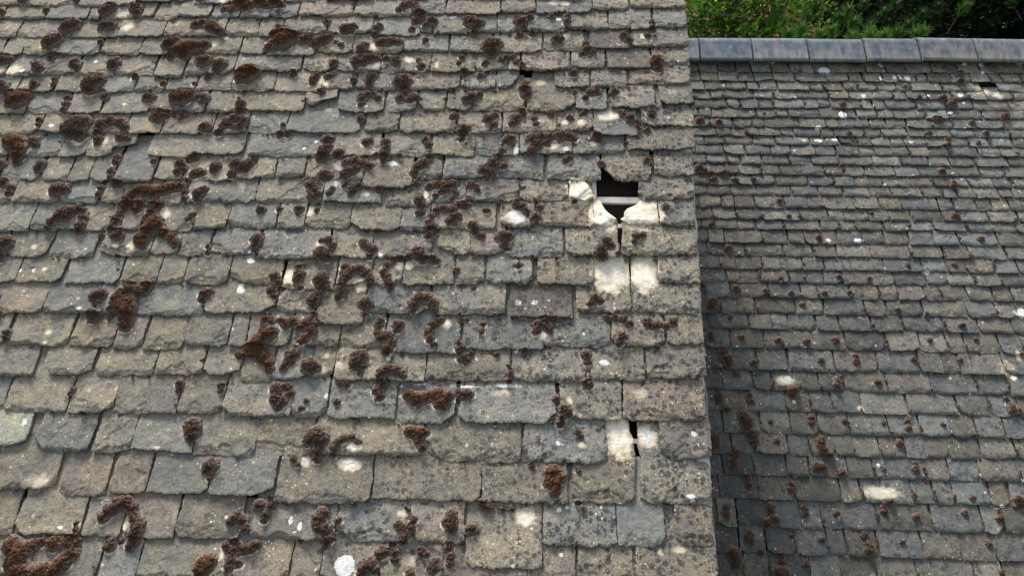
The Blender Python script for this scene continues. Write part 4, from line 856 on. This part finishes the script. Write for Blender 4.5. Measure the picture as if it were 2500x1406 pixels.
def leafmat(name, cols, rough=.5, trans=.25):
    q = NT(name, rough); a = q.attr('tint').outputs['Color']; sep = q.n('ShaderNodeSeparateColor'); q.t.links.new(a, sep.inputs[0])
    c = q.mix(q.ramp(sep.outputs[0], 0, .5), cols[0], cols[1]); c = q.mix(q.ramp(sep.outputs[0], .5, 1), c, cols[2])
    q.color(c); q.b.inputs['Transmission Weight'].default_value = 0.0
    q.b.inputs['Specular IOR Level'].default_value = .04
    tr = q.n('ShaderNodeBsdfTranslucent'); q.put(tr.inputs['Color'], c); mx = q.n('ShaderNodeMixShader'); mx.inputs[0].default_value = trans
    q.t.links.new(q.b.outputs[0], mx.inputs[1]); q.t.links.new(tr.outputs[0], mx.inputs[2])
    q.t.links.new(mx.outputs[0], q.t.nodes['Material Output'].inputs['Surface']); return q.m
BARK = simple('dark_bark', (.018, .014, .011), (.07, .058, .045), 30, .95, .8, .01, (1, 1, .3))
TWIG = simple('grey_twigs', (.10, .085, .065), (.2, .175, .14), 20, .9)
rg = np.random.default_rng(4)
def unit(n): d = rg.normal(size=(n, 3)); return d / np.linalg.norm(d, axis=1)[:, None]

# broadleaf tree behind the ridge
LEAF = leafmat('fresh_leaves', ((.03, .09, .012), (.12, .30, .024), (.34, .50, .05)), .45, .25)
tc_ = at(1775, 62, 9.4); tx, ty = tc_[0], tc_[1] + .2
tree = empty('broadleaf_tree', (tx, ty, 0)); tag(tree, 'fresh green broadleaf tree behind the ridge, beside the pine', 'tree')
b = Bag()
fork = at(1872, 70, 9.9)
v_, f_ = tube_np([(fork[0] - .05, fork[1], 0), (fork[0] - .02, fork[1], fork[2] - 1.2), fork, at(1888, 30, 9.9), at(1893, -40, 10.0), at(1905, -160, 10.2)], [.10, .075, .055, .045, .035, .015], 10); b.add(v_, f_)
v_, f_ = tube_np([fork, at(1846, 30, 9.7), at(1835, -30, 9.5), at(1800, -140, 9.4)], [.045, .035, .028, .01], 8); b.add(v_, f_)
v_, f_ = tube_np([fork - [0, 0, .5], at(1780, 75, 9.3), at(1720, 20, 9.1), at(1660, -60, 9.0)], [.04, .025, .016, .008], 7); b.add(v_, f_)
b.build('trunk', BARK, tree, True)
b = Bag(); tips = []
for i in range(600):
    c = np.array([tx, ty, tc_[2]]) + unit(1)[0] * rg.random() ** .4 * np.array([1.45, .9, 1.3])
    st = fork + (c - fork) * rg.uniform(.25, .6) + rg.normal(size=3) * .12
    mid = (st + c) / 2 + rg.normal(size=3) * .1
    tips.append((c, st))
    if i % 2 == 0: v_, f_ = tube_np([st, mid, c + (c - mid) * .3 + np.array([0, -.12, .05])], [.012, .009, .004], 4); b.add(v_, f_)
b.build('twigs', TWIG, tree, True)
b = Bag(); P = []; TT = []
for c, st in tips:
    n = rg.integers(14, 32); col = rg.random() ** 1.3 * .75
    P.append(c + rg.normal(size=(n, 3)) * [.11, .10, .08]); TT.append(np.clip(col + rg.normal(size=n) * .16, 0, 1))
P = np.concatenate(P); TT = np.concatenate(TT); n = len(P)
nrm = unit(n) * .75 + np.array([0, -.35, .75]); nrm /= np.linalg.norm(nrm, axis=1)[:, None]
a = np.cross(nrm, unit(n)); a /= np.linalg.norm(a, axis=1)[:, None]; bb = np.cross(nrm, a); L = rg.uniform(.022, .045, n)[:, None]
v_ = np.stack([P - a * L, P + bb * L * .5 + nrm * L * .15, P + a * L, P - bb * L * .5 + nrm * L * .15], 1).reshape(-1, 3)
tt = np.zeros((n * 4, 4)); tt[:, 0] = np.repeat(TT, 4); tt[:, 3] = 1
b.add(v_, np.arange(n * 4).reshape(-1, 4), tint=tt); b.build('crown', LEAF, tree, False, types={'tint': 'FLOAT_COLOR'})

# pine: shoots of long needles with pale candles
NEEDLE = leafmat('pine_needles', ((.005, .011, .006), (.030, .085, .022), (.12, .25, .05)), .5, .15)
CANDLE = simple('pine_candles', (.42, .27, .14), (.6, .42, .25), 60, .8)
pc = at(2260, 10, 10.2); pine = empty('pine_tree', (pc[0], pc[1], 0)); tag(pine, 'dark pine with long needles and pale buds rising behind the ridge tiles', 'tree')
b = Bag(); v_, f_ = tube_np([(pc[0] + .7, pc[1] + 1.2, 0), (pc[0] + .7, pc[1] + 1.2, pc[2]), (pc[0] + .6, pc[1] + 1.1, pc[2] + 3)], [.17, .12, .04], 10); b.add(v_, f_)
shoots = []
def shoot(p, d, L, tone, candle): shoots.append((np.asarray(p), d / np.linalg.norm(d), L, tone, candle))
for x, y, dp, tn, s_ in ((2072, 22, 7.9, .8, 1.0), (1996, 14, 8.1, .6, .9), (1925, 78, 7.7, .75, 1.0), (1960, 66, 7.6, .8, 1), (2000, 80, 7.6, .9, 1), (2030, 72, 7.7, .85, 1), (2120, 82, 7.5, 1.0, 1), (2155, 84, 7.5, 1.0, 1), (2190, 78, 7.7, .7, .9), (2235, 80, 7.6, .8, 1), (2255, 76, 7.6, .85, 1), (2218, 58, 8.0, .55, .9), (2252, 32, 8.2, .45, .8), (2292, 14, 8.4, .4, .8), (2356, 14, 7.9, .62, 1), (2110, 8, 8.2, .6, .9), (2085, 52, 8.0, .7, .9), (2125, 60, 8.1, .6, .9), (2045, 40, 8.3, .5, .9), (1975, 40, 8.2, .6, .9), (2470, 5, 8.6, .3, .8), (2160, 25, 8.6, .45, .9), (2190, 8, 8.6, .4, .9), (2140, 40, 8.8, .4, .9), (1950, 90, 7.8, .8, .9), (2080, 88, 7.7, .9, .9)):
    p = at(x, y, dp); shoot(p, np.array([rg.normal() * .35, -.25 + rg.normal() * .2, .8]), .15 * s_, tn, True)
for i in range(1500):
    d = unit(1)[0]; rr = rg.random() ** .33; c = pc + np.array([.05, .55, .3]) + d * rr * np.array([2.0, 1.5, 2.6])
    if d[0] > .45 and d[1] < .3: c[1] += 1.1
    shoot(c, d * [.8, .8, .5] + np.array([0, -.1, .5]) + rg.normal(size=3) * .2, rg.uniform(.11, .16), np.clip(.12 + .5 * rr * max(0, d[2]) + rg.normal() * .08 - .15 * (d[0] > .3), 0, .6), rg.random() < .3)  # crown shade put into the tone: inner, lower and right-hand shoots darker
cv_, cf_ = [], []; NV = []; NT_ = []
for p, d, L, tone, cand in shoots:
    a = np.cross(d, unit(1)[0]); a /= np.linalg.norm(a); e = np.cross(d, a)
    n = 150 if cand and tone > .5 else 80
    t = rg.random(n); ph = rg.random(n) * 2 * math.pi; sp = rg.uniform(.35, 1.25, n)
    rad = np.outer(np.cos(ph), a) + np.outer(np.sin(ph), e)
    base = p - d * L * .9 + np.outer(t * L * .9, d); nd = d * np.cos(sp)[:, None] + rad * np.sin(sp)[:, None] + np.array([0, 0, .12]); nd /= np.linalg.norm(nd, axis=1)[:, None]
    ln = rg.uniform(.07, .125, n)[:, None]; tip = base + nd * ln; sd_ = np.cross(nd, unit(n)); sd_ /= np.linalg.norm(sd_, axis=1)[:, None]; wv = .0055
    NV.append(np.stack([base - sd_ * wv, base + sd_ * wv, tip + sd_ * wv * .35, tip - sd_ * wv * .35], 1).reshape(-1, 3))
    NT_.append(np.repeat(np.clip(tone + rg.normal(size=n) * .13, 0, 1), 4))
    v_, f_ = tube_np([p - d * L * 2.2, p - d * L], [.009, .006], 4); b.add(v_, f_)
    if cand: cv_.append(tube_np([p - d * .01, p + d * .02, p + d * .045], [.009, .012, .004], 6))
b.build('trunk', BARK, pine, True)
NV = np.concatenate(NV); NT_ = np.concatenate(NT_); tt = np.zeros((len(NV), 4)); tt[:, 0] = NT_; tt[:, 3] = 1
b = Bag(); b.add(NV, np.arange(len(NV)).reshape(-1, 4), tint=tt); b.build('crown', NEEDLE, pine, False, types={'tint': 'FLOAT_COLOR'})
b = Bag()
for i, (v_, f_) in enumerate(cv_):
    if i < 26:
        b1 = Bag(); b1.add(v_, f_); b1.build('bud', CANDLE, pine, True, tuple(v_.mean(0)))
    else: b.add(v_, f_)
o = b.build('inner_buds', CANDLE, pine, True); o['kind'] = 'stuff'
# dark conifers standing close behind
for i, (x, dp, wd_, hh) in enumerate(((2420, 13.5, 2.7, 9.6), (2120, 15.5, 2.4, 10.5), (2330, 17.5, 3.0, 12.0), (2600, 17.0, 3.0, 11.5))):
    p = at(x, 40, dp); t = empty('conifer_tree', (p[0], p[1], 0)); tag(t, ('dense dark conifer filling the shade on the far right behind the pine', 'dark conifer mostly hidden behind the middle of the pine', 'tall dark conifer deep behind the pine, seen only through gaps', 'dark conifer at the picture edge behind the rightmost ridge tile')[i], 'tree', 'conifers behind the pine')
    b = Bag(); v_, f_ = tube_np([(p[0], p[1], 0), (p[0], p[1], hh)], [.18, .03], 8); b.add(v_, f_); b.build('trunk', BARK, t, True)
    n = 48000; zz = rg.random(n) * hh * .93 + hh * .07; rad = wd_ * (1 - (zz / hh)) ** .6 * np.sqrt(rg.random(n)) * (.75 + .25 * np.sin(zz * 7)); ph = rg.random(n) * 2 * math.pi
    P = np.stack([p[0] + rad * np.cos(ph), p[1] + rad * np.sin(ph), zz], 1); nd = np.stack([np.cos(ph), np.sin(ph), rg.normal(size=n) * .4 - .1], 1) + rg.normal(size=(n, 3)) * .4; nd /= np.linalg.norm(nd, axis=1)[:, None]
    sd_ = np.cross(nd, unit(n)); sd_ /= np.linalg.norm(sd_, axis=1)[:, None]; L = rg.uniform(.10, .20, n)[:, None]
    v_ = np.stack([P - sd_ * .02, P + sd_ * .02, P + nd * L + sd_ * .004, P + nd * L - sd_ * .004], 1).reshape(-1, 3)
    tt = np.zeros((len(v_), 4)); tt[:, 0] = np.repeat(np.clip(rg.normal(size=n) * .06 + .02, 0, 1), 4); tt[:, 3] = 1
    b = Bag(); b.add(v_, np.arange(len(v_)).reshape(-1, 4), tint=tt); b.build('crown', NEEDLE, t, False, types={'tint': 'FLOAT_COLOR'})
# broadleaf trees farther off to the left, hidden by the nearer roof from here
for i, (x, dp, hh) in enumerate(((1180, 19, 9.5), (1480, 24, 10.5), (760, 26, 11.0))):
    p = at(x, 40, dp); t = empty('broadleaf_tree', (p[0], p[1], 0)); tag(t, ('round green tree behind the nearer house', 'tall green tree behind the gap of the two houses', 'wide green tree far behind the nearer house')[i], 'tree', 'trees behind the houses')
    b = Bag(); v_, f_ = tube_np([(p[0], p[1], 0), (p[0] + .1, p[1], hh * .5), (p[0], p[1], hh * .85)], [.22, .14, .04], 8); b.add(v_, f_); b.build('trunk', BARK, t, True)
    cl = unit(160) * (rg.random(160) ** .35)[:, None] * [2.4, 2.2, hh * .36] + [p[0], p[1], hh * .64]
    P = np.repeat(cl, 60, 0) + rg.normal(size=(9600, 3)) * .28; n = len(P); nd = unit(n) * .7 + [0, 0, .6]; a = np.cross(nd, unit(n)); a /= np.linalg.norm(a, axis=1)[:, None]; bb = np.cross(nd, a); L = rg.uniform(.05, .10, n)[:, None]
    v_ = np.stack([P - a * L, P + bb * L * .55, P + a * L, P - bb * L * .55], 1).reshape(-1, 3); tt = np.zeros((n * 4, 4)); tt[:, 0] = np.repeat(np.clip(np.repeat(rg.random(160) * .5, 60) + rg.normal(size=n) * .1, 0, 1), 4); tt[:, 3] = 1
    b = Bag(); b.add(v_, np.arange(n * 4).reshape(-1, 4), tint=tt); b.build('crown', LEAF, t, False, types={'tint': 'FLOAT_COLOR'})
